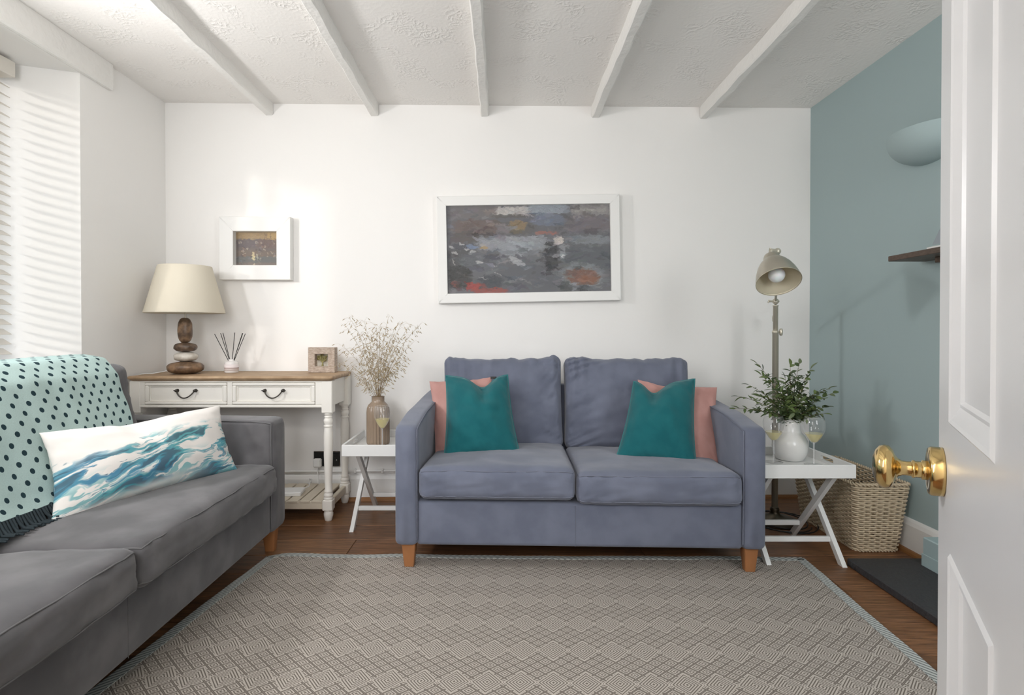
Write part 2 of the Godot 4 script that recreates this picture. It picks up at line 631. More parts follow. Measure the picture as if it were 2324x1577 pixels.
	g.lathe([Vector2(0, -0.02), Vector2(0.06, -0.02), Vector2(0.06, 0.0), Vector2(0, 0.0)], 24)
	part("base", g, M.white, hl)
	g = MB.new()
	var prof := []
	for i in 13:
		var an := PI * i / 12.0
		prof.append(Vector2(0.09 * sin(an), -0.11 - 0.09 * cos(an)))
	g.lathe(prof, 24)
	var gm := mat(c8(250, 244, 232), 0.4)
	gm.emission_enabled = true
	gm.emission = Color(1.0, 0.93, 0.82)
	gm.emission_energy_multiplier = 1.6
	part("globe", g, gm, hl)
	var om := OmniLight3D.new()  # fill light added inside the globe
	om.name = "added_hall_fill"
	om.position = V(0, -0.11, 0)
	om.light_energy = 0.5
	om.light_size = 0.09
	om.light_color = Color(1.0, 0.97, 0.93)
	om.omni_range = 12.0
	om.omni_attenuation = 2.0
	om.shadow_enabled = true
	hl.add_child(om)

	# skirting boards with a wooden bead
	var sk := func(called, label, xf, length, bead):
		var m := MB.new()
		m.xf = xf
		m.prism(PackedVector2Array([Vector2(0, 0), Vector2(0.018, 0), Vector2(0.018, 0.125), Vector2(0.012, 0.142), Vector2(0.006, 0.150), Vector2(0.0, 0.152)]), 0.0, length)
		var o = struct(called, m, M.skirting, label)
		if bead:
			m = MB.new()
			m.xf = xf
			m.prism(PackedVector2Array([Vector2(0.018, 0), Vector2(0.036, 0), Vector2(0.034, 0.010), Vector2(0.027, 0.017), Vector2(0.018, 0.019)]), 0.0, length)
			part("bead", m, M.beading, o, "brown wooden bead along the floor")
	var th := atan(BACK)
	# local x out of the wall, local z up (prism coordinates), local y along the wall
	sk.call("baseboard_back", "white skirting board along the back wall", Transform3D(Basis(V(sin(th), 0, cos(th)) * 1.0, V(cos(th), 0, -sin(th)), V(0, 1, 0)), V(-1.965, 0, zb(-1.965))), 3.83, true)
	sk.call("baseboard_right", "white skirting board along the teal wall", Transform3D(Basis(V(-1, 0, 0), V(0, 0, 1), V(0, 1, 0)), V(1.85, 0, -3.44)), 3.35, true)
	sk.call("baseboard_left", "white skirting board along the window wall", Transform3D(Basis(V(1, 0, 0), V(0, 0, 1), V(0, 1, 0)), V(-1.965, 0, -3.36)), 3.27, true)

	# windows: one behind the blind, two added in the front wall for fill light
	for k in 3:
		# built along local x with the room on +z, then set into its wall
		var half: float = [0.62, 0.33, 0.28][k]
		var lo: float = [sill, 0.90, 0.90][k]; var hi: float = [soffit, 2.10, 2.10][k]
		var xf: Transform3D = [Transform3D(Basis(V(0, 1, 0), PI / 2), V(-2.33, 0, -1.95)), Transform3D(Basis(V(0, 1, 0), PI), V(-1.03, 0, 0.02)), Transform3D(Basis(V(0, 1, 0), PI), V(1.50, 0, 0.02))][k]
		var f := MB.new()
		f.xf = xf
		f.box(V(-half, lo, -0.03), V(half, lo + 0.06, 0.03), 0.004)
		f.box(V(-half, hi - 0.06, -0.03), V(half, hi, 0.03), 0.004)
		f.box(V(-half, lo + 0.06, -0.03), V(-half + 0.06, hi - 0.06, 0.03), 0.004)
		f.box(V(half - 0.06, lo + 0.06, -0.03), V(half, hi - 0.06, 0.03), 0.004)
		var wn = struct("window_%d" % (k + 1), f, M.white, ["white framed window behind the slatted blind", "added white framed window for fill light beside the doorway", "added narrow white framed window for fill light behind the open door"][k])
		var b := MB.new()
		b.xf = xf
		b.box(V(-0.02, lo + 0.06, -0.02), V(0.02, hi - 0.06, 0.02), 0.003)
		part("glazing_bar", b, M.white, wn)
		for s in [-1, 1]:
			var p := MB.new()
			p.xf = xf
			p.box(V(s * 0.02, lo + 0.06, -0.002), V(s * (half - 0.06), hi - 0.06, 0.002))
			part("pane", p, M.glass, wn)
		var sl := MB.new()
		if k == 0:
			sl.prism(PackedVector2Array([Vector2(-2.30, -2.568), Vector2(-2.30, -1.332), Vector2(-1.94, -1.25), Vector2(-1.94, -2.67)]), sill, sill + 0.022)
		else:
			var cx: float = -1.03 if k == 1 else 1.50
			sl.box(V(cx - half - 0.02, 0.88, -0.14), V(cx + half + 0.02, 0.90, -0.01), 0.003)
		part("sill", sl, M.white, wn)

	# slatted blind in the far window
	var bl := thing("venetian_blind", "cream slatted blind with headrail in the window recess", "blind", V(-2.195, 0, -1.955))
	var hr := MB.new()
	hr.box(V(-0.03, 2.118, -0.592), V(0.045, 2.186, 0.592), 0.004)
	part("headrail", hr, M.slat, bl)
	var sm := MB.new()
	sm.xf = Transform3D(Basis(Vector3.BACK, -0.55), Vector3.ZERO)
	sm.box(V(-0.024, -0.0015, -0.59), V(0.024, 0.0015, 0.59), 0.001)
	var smesh := sm.mesh()
	for i in 28:
		var s := part("slat", smesh, M.slat, bl)
		s.position.y = 2.085 - i * 0.0436
	var rail := MB.new()
	rail.box(V(-0.024, 0.848, -0.59), V(0.024, 0.868, 0.59), 0.003)
	part("bottom_rail", rail, M.slat, bl)
	for zz in [-0.45, 0.45]:
		var cd := MB.new()
		cd.tube([V(0.026, 0.86, zz), V(0.026, 2.12, zz)], 0.0012, 5)
		part("ladder_cord", cd, M.slat, bl)

	build_door()

# ---------------------------------------------------------------- panelled door, opened towards the camera
func build_door() -> void:
	var d := Node3D.new()
	d.name = "door_1"
	add_child(d)
	d.set_meta("kind", "structure")
	d.set_meta("label", "white glossy panelled door with a brass knob, standing open")
	# local x from the lock edge to the hinge, local z out of the face that shows
	var ax := V(-0.514, 0, 0.858).normalized()
	d.transform = Transform3D(Basis(ax, Vector3.UP, ax.cross(Vector3.UP)), V(0.583, 0.008, -0.762))
	if d.basis.z.dot(V(-0.858, 0, -0.514)) < 0.0:
		d.basis = Basis(ax, -Vector3.UP, -ax.cross(Vector3.UP))
	var W := 0.762; var H := 1.985
	var flip := d.basis.y.y < 0.0
	var Y := func(y): return -y if flip else y
	var bx := func(called, x0, x1, y0, y1, z0, z1, bev):
		var m := MB.new()
		m.box(V(x0, Y.call(y0), z0), V(x1, Y.call(y1), z1), bev)
		part(called, m, M.gloss, d)
	var T := -0.044
	bx.call("stile", 0.0, 0.100, 0.0, H, T, 0.0, 0.0)
	bx.call("stile", W - 0.100, W, 0.0, H, T, 0.0, 0.0)
	bx.call("stile", 0.331, 0.431, 0.0, H, T, 0.0, 0.0)
	var rails := [[0.0, 0.20], [0.728, 0.880], [H - 0.12, H]]
	for r in rails:
		bx.call("rail", 0.100, 0.331, r[0], r[1], T, 0.0, 0.0)
		bx.call("rail", 0.431, W - 0.100, r[0], r[1], T, 0.0, 0.0)
	for px in [[0.10, 0.331], [0.431, W - 0.10]]:
		for py in [[0.20, 0.728], [0.880, H - 0.12]]:
			bx.call("panel", px[0] - 0.004, px[1] + 0.004, py[0] - 0.004, py[1] + 0.004, -0.030, -0.008, 0.0)
			# moulding: four mitred strips around the panel, sloping in from the face
			var m := MB.new()
			var prof := [[0.0, 0.0], [0.004, 0.003], [0.008, 0.001], [0.024, -0.005], [0.028, -0.0045], [0.032, -0.0085]]
			for i in prof.size() - 1:
				var a: Array = prof[i]; var b: Array = prof[i + 1]
				var A := [V(px[0] + a[0], Y.call(py[0] + a[0]), a[1]), V(px[1] - a[0], Y.call(py[0] + a[0]), a[1]), V(px[1] - a[0], Y.call(py[1] - a[0]), a[1]), V(px[0] + a[0], Y.call(py[1] - a[0]), a[1])]
				var B := [V(px[0] + b[0], Y.call(py[0] + b[0]), b[1]), V(px[1] - b[0], Y.call(py[0] + b[0]), b[1]), V(px[1] - b[0], Y.call(py[1] - b[0]), b[1]), V(px[0] + b[0], Y.call(py[1] - b[0]), b[1])]
				m.begin()
				for k in 4:
					m.quad(A[k], A[(k + 1) % 4], B[(k + 1) % 4], B[k])
				for t in range(m.start, m.v.size(), 3):
					var n := (m.v[t + 1] - m.v[t]).cross(m.v[t + 2] - m.v[t])
					if n.z > 0.0:
						var q := m.v[t + 1]; m.v[t + 1] = m.v[t + 2]; m.v[t + 2] = q
			part("moulding", m, M.gloss, d)
	# knob on a thick round rose
	var kx := 0.040; var ky := 0.812
	var kb := Basis(V(1, 0, 0), PI / 2)
	var rose := MB.new()
	rose.xf = Transform3D(kb, V(kx, Y.call(ky), 0))
	rose.lathe([Vector2(0, 0), Vector2(0.030, 0), Vector2(0.031, 0.001), Vector2(0.031, 0.001), Vector2(0.031, 0.013), Vector2(0.029, 0.0155), Vector2(0.024, 0.0165), Vector2(0.024, 0.0165), Vector2(0.013, 0.0165), Vector2(0.012, 0.017), Vector2(0, 0.017)], 40)
	part("rose", rose, M.brass, d, "thick round brass rose")
	var kn := MB.new()
	kn.xf = rose.xf
	kn.lathe([Vector2(0, 0.015), Vector2(0.0125, 0.016), Vector2(0.0125, 0.022), Vector2(0.0105, 0.023), Vector2(0.0105, 0.023), Vector2(0.0105, 0.029), Vector2(0.0115, 0.030), Vector2(0.0115, 0.032), Vector2(0.0095, 0.0335), Vector2(0.0095, 0.0335), Vector2(0.009, 0.038), Vector2(0.0095, 0.043), Vector2(0.012, 0.0475), Vector2(0.017, 0.051), Vector2(0.0235, 0.0535), Vector2(0.0275, 0.0575), Vector2(0.0285, 0.0625), Vector2(0.0265, 0.068), Vector2(0.021, 0.0725), Vector2(0.012, 0.0755), Vector2(0.0, 0.0765)], 48)
	part("knob", kn, M.brass, d, "polished brass mushroom knob")

# ---------------------------------------------------------------- sofas
# local axes: x along the sofa, y up, z out of the front; z = 0 is the front of the arms
func rounded(q: Vector3, h: Vector3, r: float) -> Vector3:
	# a point of the cube's surface on a box with rounded edges
	var p := Vector3(q.x * h.x, q.y * h.y, q.z * h.z)
	var k := (h - Vector3.ONE * r)
	var inner := Vector3(clampf(p.x, -k.x, k.x), clampf(p.y, -k.y, k.y), clampf(p.z, -k.z, k.z))
	var d := p - inner
	return inner + (d.normalized() * r if d.length() > 1e-6 else Vector3.ZERO)

func warp_u(q: Vector3) -> Vector3:
	# crowd the grid lines towards the edges so that the rounding stays smooth
	return Vector3(sin(q.x * PI / 2), sin(q.y * PI / 2), sin(q.z * PI / 2))

func seat_cushion(w: float, h: float, d: float, sd: int, crown: float, wrinkle: float) -> Callable:
	var n := noise(sd, 1.0, 3)
	return func(q: Vector3) -> Vector3:
		var p := rounded(warp_u(q), V(w / 2, h / 2, d / 2), 0.036)
		var u := p.x / (w / 2); var t := p.z / (d / 2); var s := p.y / (h / 2)
		p.y += crown * (1.0 - u * u) * (1.0 - t * t) * (1.0 if s > 0 else 0.3) * signf(s) * absf(s)
		p.z += 0.010 * maxf(t, 0.0) * (1.0 - u * u) * (1.0 - s * s)
		# vertical puckers on the front, soft dents on top
		p.z += wrinkle * 0.010 * ss(0.8, 1.0, t) * n.get_noise_2d(u * 7.0 * w / 0.66, s * 0.7)
		p.y += wrinkle * 0.005 * ss(0.5, 1.0, s) * n.get_noise_2d(u * 2.2 * w, t * 2.0 + 4.0)
		return p

func back_cushion(w: float, h: float, d: float, sd: int, side: float) -> Callable:
	var n := noise(sd, 1.0, 3)
	return func(q: Vector3) -> Vector3:
		var p := rounded(warp_u(q), V(w / 2, h / 2, d / 2), 0.045)
		var u := p.x / (w / 2); var t := p.y / (h / 2); var s := p.z / (d / 2)
		var puff := (1.0 - pow(absf(u), 2.5)) * (1.0 - pow(absf(t), 2.5))
		p.z += 0.035 * puff * maxf(s, 0.0)
		# corners stand a little proud, the top dips between them
		p.y -= 0.018 * (1.0 - pow(absf(u), 3.0)) * ss(0.6, 1.0, t)
		p.x *= 1.0 - 0.02 * (1.0 - t * t)
		# gathers: below the top seam and fanning from the inner edge
		p.z += 0.017 * ss(0.35, 1.0, s) * (n.get_noise_2d(u * 10.0, t * 0.7) * ss(0.0, 0.9, t) * 1.2 + 0.7 * n.get_noise_2d(u * 1.6, t * 1.6 + 5.0))
		var e := ss(0.25, 1.0, u * side)
		p.z += 0.026 * ss(0.35, 1.0, s) * e * n.get_noise_2d((t + 0.5 * u * side) * 7.0, u * 0.8 + 9.0)
		p.y += 0.012 * n.get_noise_2d(u * 4.0, 3.0) * ss(0.7, 1.0, t)
		return p

func loop_on(f: Callable, y: float, n := 24) -> Array:
	# a seam line around a cushion: the cube's rim at height y
	var out := []
	for e in 4:
		for i in n:
			var a := -1.0 + 2.0 * i / n
			var q := V(a, y, 1.0) if e == 0 else (V(1.0, y, -a) if e == 1 else (V(-a, y, -1.0) if e == 2 else V(-1.0, y, a)))
			out.append(f.call(q))
	return out

func make_sofa(o: Node3D, W: float, arm: float, depth: float, seat_d: float, m: Material, pm: Material, sd: int, gaps: Array, front_drop: Array, on_rug := 0.0, rise := 1.0) -> void:
	# o: the thing; W: whole width; arm: arm width; seat_d: depth of seat in front of the back cushion
	var x0 := -W / 2; var x1 := W / 2
	for s in [-1, 1]:
		var a := MB.new()
		var loops := []
		var xa := x0 if s < 0 else x1 - arm
		var steps := [[-depth, 0.028], [-depth + 0.006, 0.012], [-depth + 0.02, 0.003], [-depth + 0.04, 0.0]]
		for i in 17:
			steps.append([lerpf(-depth + 0.05, -0.06, i / 16.0), 0.0])
		steps.append_array([[-0.042, 0.0], [-0.022, 0.003], [-0.008, 0.010], [0.0, 0.024]])
		for e in steps:
			var z: float = e[0]; var ins: float = e[1]
			var top := 0.605 + rise * (0.030 * ss(0.0, -0.30, z) + 0.03 * ss(-0.2, -depth, z))
			var poly := rrect(xa + ins, xa + arm - ins, 0.105 + ins * 0.7, top - ins, 0.022, 4)
			var l := PackedVector3Array()
			for p in poly: l.append(V(p.x, p.y, z))
			loops.append(l)
		a.loft(loops, 0, true, true)
		var am := part("arm", a, m, o)
		# seam along the inner edge of the arm
		var pts := []
		var xin := (xa + arm - 0.004) if s < 0 else xa + 0.004
		pts.append(V(xin, 0.13, -0.010))
		pts.append(V(xin, 0.30, -0.009))
		for i in 5: pts.append(V(xin, 0.45 + 0.035 * i, -0.009))
		for i in 10:
			var z := lerpf(-0.018, -depth * 0.75, i / 9.0)
			pts.append(V(xin, 0.605 + rise * (0.030 * ss(0.0, -0.30, z) + 0.03 * ss(-0.2, -depth, z)) - 0.005 - 0.010 * ss(-0.05, 0.0, z), z))
		var pp := MB.new()
		pp.tube(pts, 0.0028, 6)
		part("piping", pp, pm, am)
	# base under the cushions
	var b := MB.new()
	var bl := []
	for e in [[x0 + arm - 0.004, 0.01], [x0 + arm + 0.006, 0.0], [x0 + arm + 0.02, 0.0], [x1 - arm - 0.02, 0.0], [x1 - arm - 0.006, 0.0], [x1 - arm + 0.004, 0.01]]:
		var l := PackedVector3Array()
		for p in rrect(-depth + 0.02, -0.012 - e[1], 0.108, 0.292, 0.016, 4): l.append(V(e[0], p.y, p.x))
		bl.append(l)
	b.loft(bl, 0)
	var bp := part("base", b, m, o)
	var seam := MB.new()
	seam.tube([V(gaps[0], 0.112, -0.0115), V(gaps[0], 0.28, -0.0115)], 0.0014, 5)
	part("seam", seam, pm, bp)
	# back frame
	var k := MB.new()
	var kl := []
	for x in [x0 + arm - 0.01, x0 + arm + 0.01, x1 - arm - 0.01, x1 - arm + 0.01]:
		var l := PackedVector3Array()
		var ins := 0.012 if (x < x0 + arm or x > x1 - arm) else 0.0
		for p in [[-depth + 0.01, 0.11], [-depth + 0.16, 0.11], [-depth + 0.16, 0.35], [-depth + 0.10, 0.69], [-depth + 0.08, 0.70], [-depth + 0.02, 0.70], [-depth + 0.005, 0.68]]:
			l.append(V(x, p[1] - ins, p[0]))
		kl.append(l)
	k.loft(kl, 1)
	part("back_frame", k, m, o)
	# cushions
	var inner := [x0 + arm + 0.003, gaps[0], x1 - arm - 0.003]
	for i in 2:
		var cw: float = inner[i + 1] - inner[i] - 0.004
		var cx: float = (inner[i + 1] + inner[i]) / 2
		var ch := 0.135
		var cd := seat_d + 0.10
		var f := seat_cushion(cw, ch, cd, sd + i, 0.022, 1.0)
		var c := MB.new()
		c.subcube(26, f)
		var cp := part("seat_cushion", c, m, o)
		cp.position = V(cx, 0.355 - front_drop[i], 0.028 - cd / 2)
		cp.rotation.x = -0.045
		for y in [0.62, -0.62]:
			var pp := MB.new()
			pp.tube(loop_on(f, y), 0.0026, 5, true)
			part("piping", pp, pm, cp)
		var bf := back_cushion(cw * 0.99, 0.50, 0.17, sd + 7 + i, 1.0 if i == 0 else -1.0)
		var bc := MB.new()
		bc.subcube(44, bf)
		var bp2 := part("back_cushion", bc, m, o)
		bp2.position = V(cx, 0.610, -seat_d - 0.155)
		bp2.rotation = V(-0.24, 0, 0.012 if i == 0 else -0.012)
	# tapered wooden legs
	for sx in [-1, 1]:
		for sz in [0, 1]:
			var l := MB.new()
			var cx: float = (x1 - 0.055) * sx
			var cz: float = -0.055 if sz == 0 else -depth + 0.06
			var top := PackedVector3Array(); var bot := PackedVector3Array()
			for p in rrect(-0.030, 0.030, -0.030, 0.030, 0.006, 2):
				top.append(V(cx + p.x, 0.112, cz + p.y))
				bot.append(V(cx + sx * -0.002 + p.x * 0.66, on_rug if sz == 0 else 0.0, cz + 0.004 + p.y * 0.66))
			l.loft([top, bot], 0)
			part("leg", l, M.legwood, o)

# ---------------------------------------------------------------- loose cushions
# corners in space: top left, top right, bottom right, bottom left seen from the front
func pillow_shape(c: Array, T: float, ein: float, notch: float, nx: float, sd: int) -> Callable:
	var n := noise(sd, 1.0, 3)
	var up: Vector3 = (c[0] + c[1] - c[2] - c[3]) * 0.5
	var rt: Vector3 = (c[1] + c[2] - c[0] - c[3]) * 0.5
	var nrm := rt.cross(up).normalized()
	return func(u: float, v: float, side: float) -> Vector3:
		# v = 0 at the top
		var a := 2.0 * u - 1.0; var b := 2.0 * v - 1.0
		var a2 := a * (1.0 - ein * (1.0 - b * b))
		var b2 := b * (1.0 - ein * (1.0 - a * a))
		var uu := (a2 + 1.0) / 2; var vv := (b2 + 1.0) / 2
		var p: Vector3 = (c[0] as Vector3).lerp(c[1], uu).lerp((c[3] as Vector3).lerp(c[2], uu), vv)
		var cut := exp(-pow((u - nx) / 0.19, 2.0)) * notch
		p -= up * cut * pow(1.0 - v, 1.6)
		var th := T * pow(maxf(1.0 - a * a, 0.0), 0.55) * pow(maxf(1.0 - b * b, 0.0), 0.55)
		# the karate chop: a crease down from the notch with full shoulders beside it
		th *= 1.0 - 0.55 * (1.0 if notch > 0.02 else 0.0) * exp(-pow((u - nx) / 0.07, 2.0)) * ss(0.45, 0.0, v)
		th += 0.014 * n.get_noise_2d(a * 2.0, b * 2.0) * (1.0 - a * a) * (1.0 - b * b) + 0.011 * n.get_noise_2d(a * 5.0 + 9.0, b * 5.0) * ss(0.55, 0.95, maxf(absf(a), absf(b))) * (1.0 - a * a * b * b) * (1.0 if maxf(absf(a), absf(b)) < 0.999 else 0.0)
		return p + nrm * th * side

func make_pillow(called: String, label: String, group: String, c: Array, T: float, ein: float, notch: float, nx: float, sd: int, m: Material, piping) -> Node3D:
	var base: Vector3 = (c[2] + c[3]) * 0.5
	var o := thing(called, label, "cushion", base, 0.0, group)
	var cc := []
	for p in c: cc.append(p - base)
	var f := pillow_shape(cc, T, ein, notch, nx, sd)
	var b := MB.new()
	b.begin()
	var rim := func(t): return (1.0 - cos(t * PI)) * 0.5
	b.grid(30, 30, func(u, v): return f.call(rim.call(u), rim.call(v), 1.0), Vector2.ONE, 0)
	b.grid(30, 30, func(u, v): return f.call(rim.call(u), rim.call(v), -1.0), Vector2.ONE, 0, true)
	for i in b.uv.size():
		b.uv[i] = Vector2(rim.call(b.uv[i].x), rim.call(b.uv[i].y))
	b.finish()
	part("cover", b, m, o)
	if piping:
		var pts := []
		for i in 28: pts.append(f.call(i / 28.0, 0.0, 0.0))
		for i in 28: pts.append(f.call(1.0, i / 28.0, 0.0))
		for i in 28: pts.append(f.call(1.0 - i / 28.0, 1.0, 0.0))
		for i in 28: pts.append(f.call(0.0, 1.0 - i / 28.0, 0.0))
		var p := MB.new()
		p.tube(pts, 0.0042, 6, true)
		part("piping", p, piping, o)
	return o

func build_sofas() -> void:
	var s := thing("blue_sofa", "two seat slate blue velvet sofa facing the doorway", "sofa", V(0.316, 0, -2.335), -0.036)
	make_sofa(s, 1.525, 0.100, 0.93, 0.60, M.blue, M.piping_blue, 61, [-0.012], [-0.004, 0.012], 0.0105)
	var g := thing("grey_sofa", "long grey velvet sofa along the window wall", "sofa", V(-1.0, 0, -1.545), PI / 2)
	make_sofa(g, 2.23, 0.160, 0.93, 0.50, M.grey, M.piping_grey, 71, [0.0], [0.012, 0.012], 0.0, 0.15)

	make_pillow("pink_cushion", "dusty pink square cushion by the sofa arm beside the dried grass", "pink cushions on the blue sofa", [V(-0.372, 0.738, -2.955), V(-0.050, 0.765, -2.90), V(-0.02, 0.40, -2.70), V(-0.315, 0.385, -2.72)], 0.055, 0.06, 0.0, 0.5, 81, M.pink, null)
	var tag := MB.new()
	tag.box(V(-0.055, 0.755, -2.89), V(-0.025, 0.768, -2.887), 0.0)
	var pk := get_node("pink_cushion")
	var tp := part("label_tag", tag, M.black, pk, "small black sewn-in tag")
	tp.position = -pk.position
	make_pillow("pink_cushion", "dusty pink square cushion by the sofa arm beside the floor lamp", "pink cushions on the blue sofa", [V(0.690, 0.752, -2.90), V(1.055, 0.722, -2.80), V(0.985, 0.36, -2.585), V(0.66, 0.39, -2.70)], 0.055, 0.06, 0.03, 0.35, 82, M.pink, null)
	make_pillow("teal_cushion", "teal velvet square cushion leaning on the sofa end by the dried grass", "teal cushions on the blue sofa", [V(-0.275, 0.776, -2.84), V(0.030, 0.780, -2.84), V(0.090, 0.405, -2.655), V(-0.265, 0.400, -2.625)], 0.090, 0.065, 0.13, 0.58, 83, M.tealvelvet, M.tealpiping)
	make_pillow("teal_cushion", "teal velvet square cushion leaning on the sofa end by the floor lamp", "teal cushions on the blue sofa", [V(0.648, 0.752, -2.80), V(0.925, 0.768, -2.74), V(0.868, 0.385, -2.545), V(0.522, 0.405, -2.62)], 0.090, 0.065, 0.14, 0.36, 84, M.tealvelvet, M.tealpiping)

	# lumbar cushion with a watercolour wave print
	var n1 := noise(91, 1.0, 4); var n2 := noise(92, 1.0, 5); var n3 := noise(93, 1.0, 3)
	var white := c8(238, 233, 228)
	var pm := mat(Color.WHITE, 0.85, 0.0, 0.2)
	pm.albedo_texture = tex(640, 320, func(u, w):
		# long swells that climb to the right
		var x: float = u * 2.2; var y: float = w
		var wx: float = x + 0.22 * n1.get_noise_2d(x * 1.1, y * 2.0)
		var wy: float = y + 0.32 * (u - 0.45) + 0.10 * n1.get_noise_2d(x * 1.3 + 5.0, y * 2.2)
		var band: float = n2.get_noise_2d(wx * 0.9, wy * 4.6)
		var fine: float = n3.get_noise_2d(wx * 2.4, wy * 13.0)
		var k: float = band + 0.35 * fine
		var top: float = ss(0.24, 0.44, w + 0.16 * (u - 0.5) + 0.12 * n1.get_noise_2d(x * 1.6, 8.0) - 0.10 * ss(0.75, 1.0, u))
		var low: float = ss(0.86, 0.97, w + 0.14 * (u - 0.35))
		var c := white
		var tealc := c8(90, 166, 174); var bluec := c8(70, 130, 164); var slate := c8(82, 102, 116)
		var hue: float = clampf(0.5 + 1.1 * n1.get_noise_2d(u * 2.0 + 3.0, w * 1.6) - 0.5 * (u - 0.4), 0.0, 1.0)
		var wet := tealc.lerp(bluec, hue)
		c = c.lerp(wet, top * ss(-0.14, 0.10, k) * 0.9)
		c = c.lerp(slate, top * ss(0.14, 0.32, k) * 0.75)
		c = c.lerp(c8(60, 150, 160), top * 0.55 * ss(0.05, 0.25, -fine) * ss(0.55, 0.85, w))
		c = c.lerp(slate, 0.7 * top * ss(0.16, 0.02, absf(k + 0.05) * 6.0) * ss(0.0, 0.25, fine + 0.1))
		c = c.lerp(white, low * 0.85 * (1.0 - ss(0.5, 0.9, u)))
		return c)
	make_pillow("lumbar_cushion", "long white cushion with a blue watercolour wave print", "", [V(-1.500, 0.668, -1.855), V(-1.205, 0.680, -2.45), V(-1.095, 0.425, -2.37), V(-1.372, 0.405, -1.735)], 0.100, 0.075, 0.04, 0.42, 85, pm, null)

	build_throw()

# ---------------------------------------------------------------- dotted throw over the grey sofa's back
func build_throw() -> void:
	var o := thing("dotted_throw", "mint green throw with dark dots and fringe over the grey sofa", "throw")
	var tm := mat(Color.WHITE, 0.95, 0.0, 0.1)
	var weave := noise(44, 1.0, 2)
	tm.albedo_texture = tex(256, 256, func(u, w):
		var c := c8(166, 189, 186).lerp(c8(181, 201, 197), 0.5 + 0.5 * sin(u * TAU * 24.0) * sin(w * TAU * 24.0))
		c = c.darkened(0.06 * tile(weave, u, w, 3.0, 3.0))
		for d in [Vector2(0.25, 0.25), Vector2(0.75, 0.75)]:
			var e: Vector2 = Vector2(u, w) - d
			if Vector2(e.x, e.y * 0.9).length() < 0.135: c = c8(44, 62, 68)
		return c)
	# profile from behind the back cushion over its top and down the front
	var curve := Curve3D.new()
	for p in [V(-1.938, 0.50, 0), V(-1.936, 0.72, 0), V(-1.915, 0.815, 0), V(-1.840, 0.873, 0), V(-1.745, 0.890, 0), V(-1.655, 0.880, 0), V(-1.588, 0.820, 0), V(-1.525, 0.69, 0), V(-1.475, 0.57, 0), V(-1.436, 0.485, 0), V(-1.412, 0.455, 0)]:
		curve.add_point(p)
	for i in range(1, curve.point_count - 1):
		var t := (curve.get_point_position(i + 1) - curve.get_point_position(i - 1)) * 0.2
		curve.set_point_in(i, -t)
		curve.set_point_out(i, t)
	var L := curve.get_baked_length()
	var n := noise(45, 1.0, 3)
	var zA := -2.385; var zB := -0.75
	var f := func(u, v, off):
		var p := curve.sample_baked(v * L)
		var q := curve.sample_baked(minf(v * L + 0.01, L))
		var q0 := curve.sample_baked(maxf(v * L - 0.01, 0.0))
		var t := (q - q0).normalized()
		var nn := V(t.y, -t.x, 0)
		if nn.x < 0 and v > 0.6: nn = -nn
		if v <= 0.6: nn = V(-t.y, t.x, 0)
		var z: float = lerpf(zA, zB, u)
		# the cut end hangs a little unevenly and drapes round the cushion's end
		z += 0.10 * ss(0.45, 1.0, v) * ss(0.25, 0.0, u) + 0.012 * n.get_noise_2d(v * 4.0, 3.0) * ss(0.2, 0.0, u)
		var fold := 0.008 * n.get_noise_2d(u * 9.0, v * 1.2) + 0.006 * n.get_noise_2d(u * 3.0, v * 3.0)
		fold *= ss(0.2, 0.5, v)
		return V(p.x, p.y, z) + nn * (fold + off)
	var m := MB.new()
	m.begin()
	var us := Vector2(1.635 / 0.062, L / 0.062)
	m.grid(90, 60, func(u, v): return f.call(u, v, 0.011), us, 0)
	m.grid(90, 60, func(u, v): return f.call(u, v, 0.006), us, 1, true)
	for e in [0.0, 1.0]:
		m.grid(1, 60, func(u, v): return f.call(e, v, lerpf(0.006, 0.011, u)), Vector2(0.01, us.y), 2, e == 0.0)
		m.grid(90, 1, func(u, v): return f.call(u, e, lerpf(0.006, 0.011, v)), Vector2(us.x, 0.01), 3, e == 1.0)
	m.finish()
	part("cloth", m, tm, o)
	# fringe at the front hem
	rng.seed = 9
	var fr := MB.new()
	for i in 150:
		var u := (i + 0.5) / 150.0
		var p: Vector3 = f.call(u, 1.0, 0.009)
		var len := rng.randf_range(0.065, 0.085)
		var sw := rng.randf_range(-0.008, 0.008)
		fr.tube([p, p + V(0.012, -len * 0.3, sw * 0.4), p + V(0.018 + rng.randf() * 0.006, -len * 0.47, sw), p + V(0.045 + rng.randf() * 0.01, -len * 0.5 + 0.003 , sw * 1.5)], [0.0042, 0.005, 0.0048, 0.003], 5)
	var fm := mat(c8(58, 66, 70), 0.95, 0.0, 0.1)
	var fp := part("fringe", fr, fm, o, "dark twisted fringe")
	fp.set_meta("kind", "stuff")

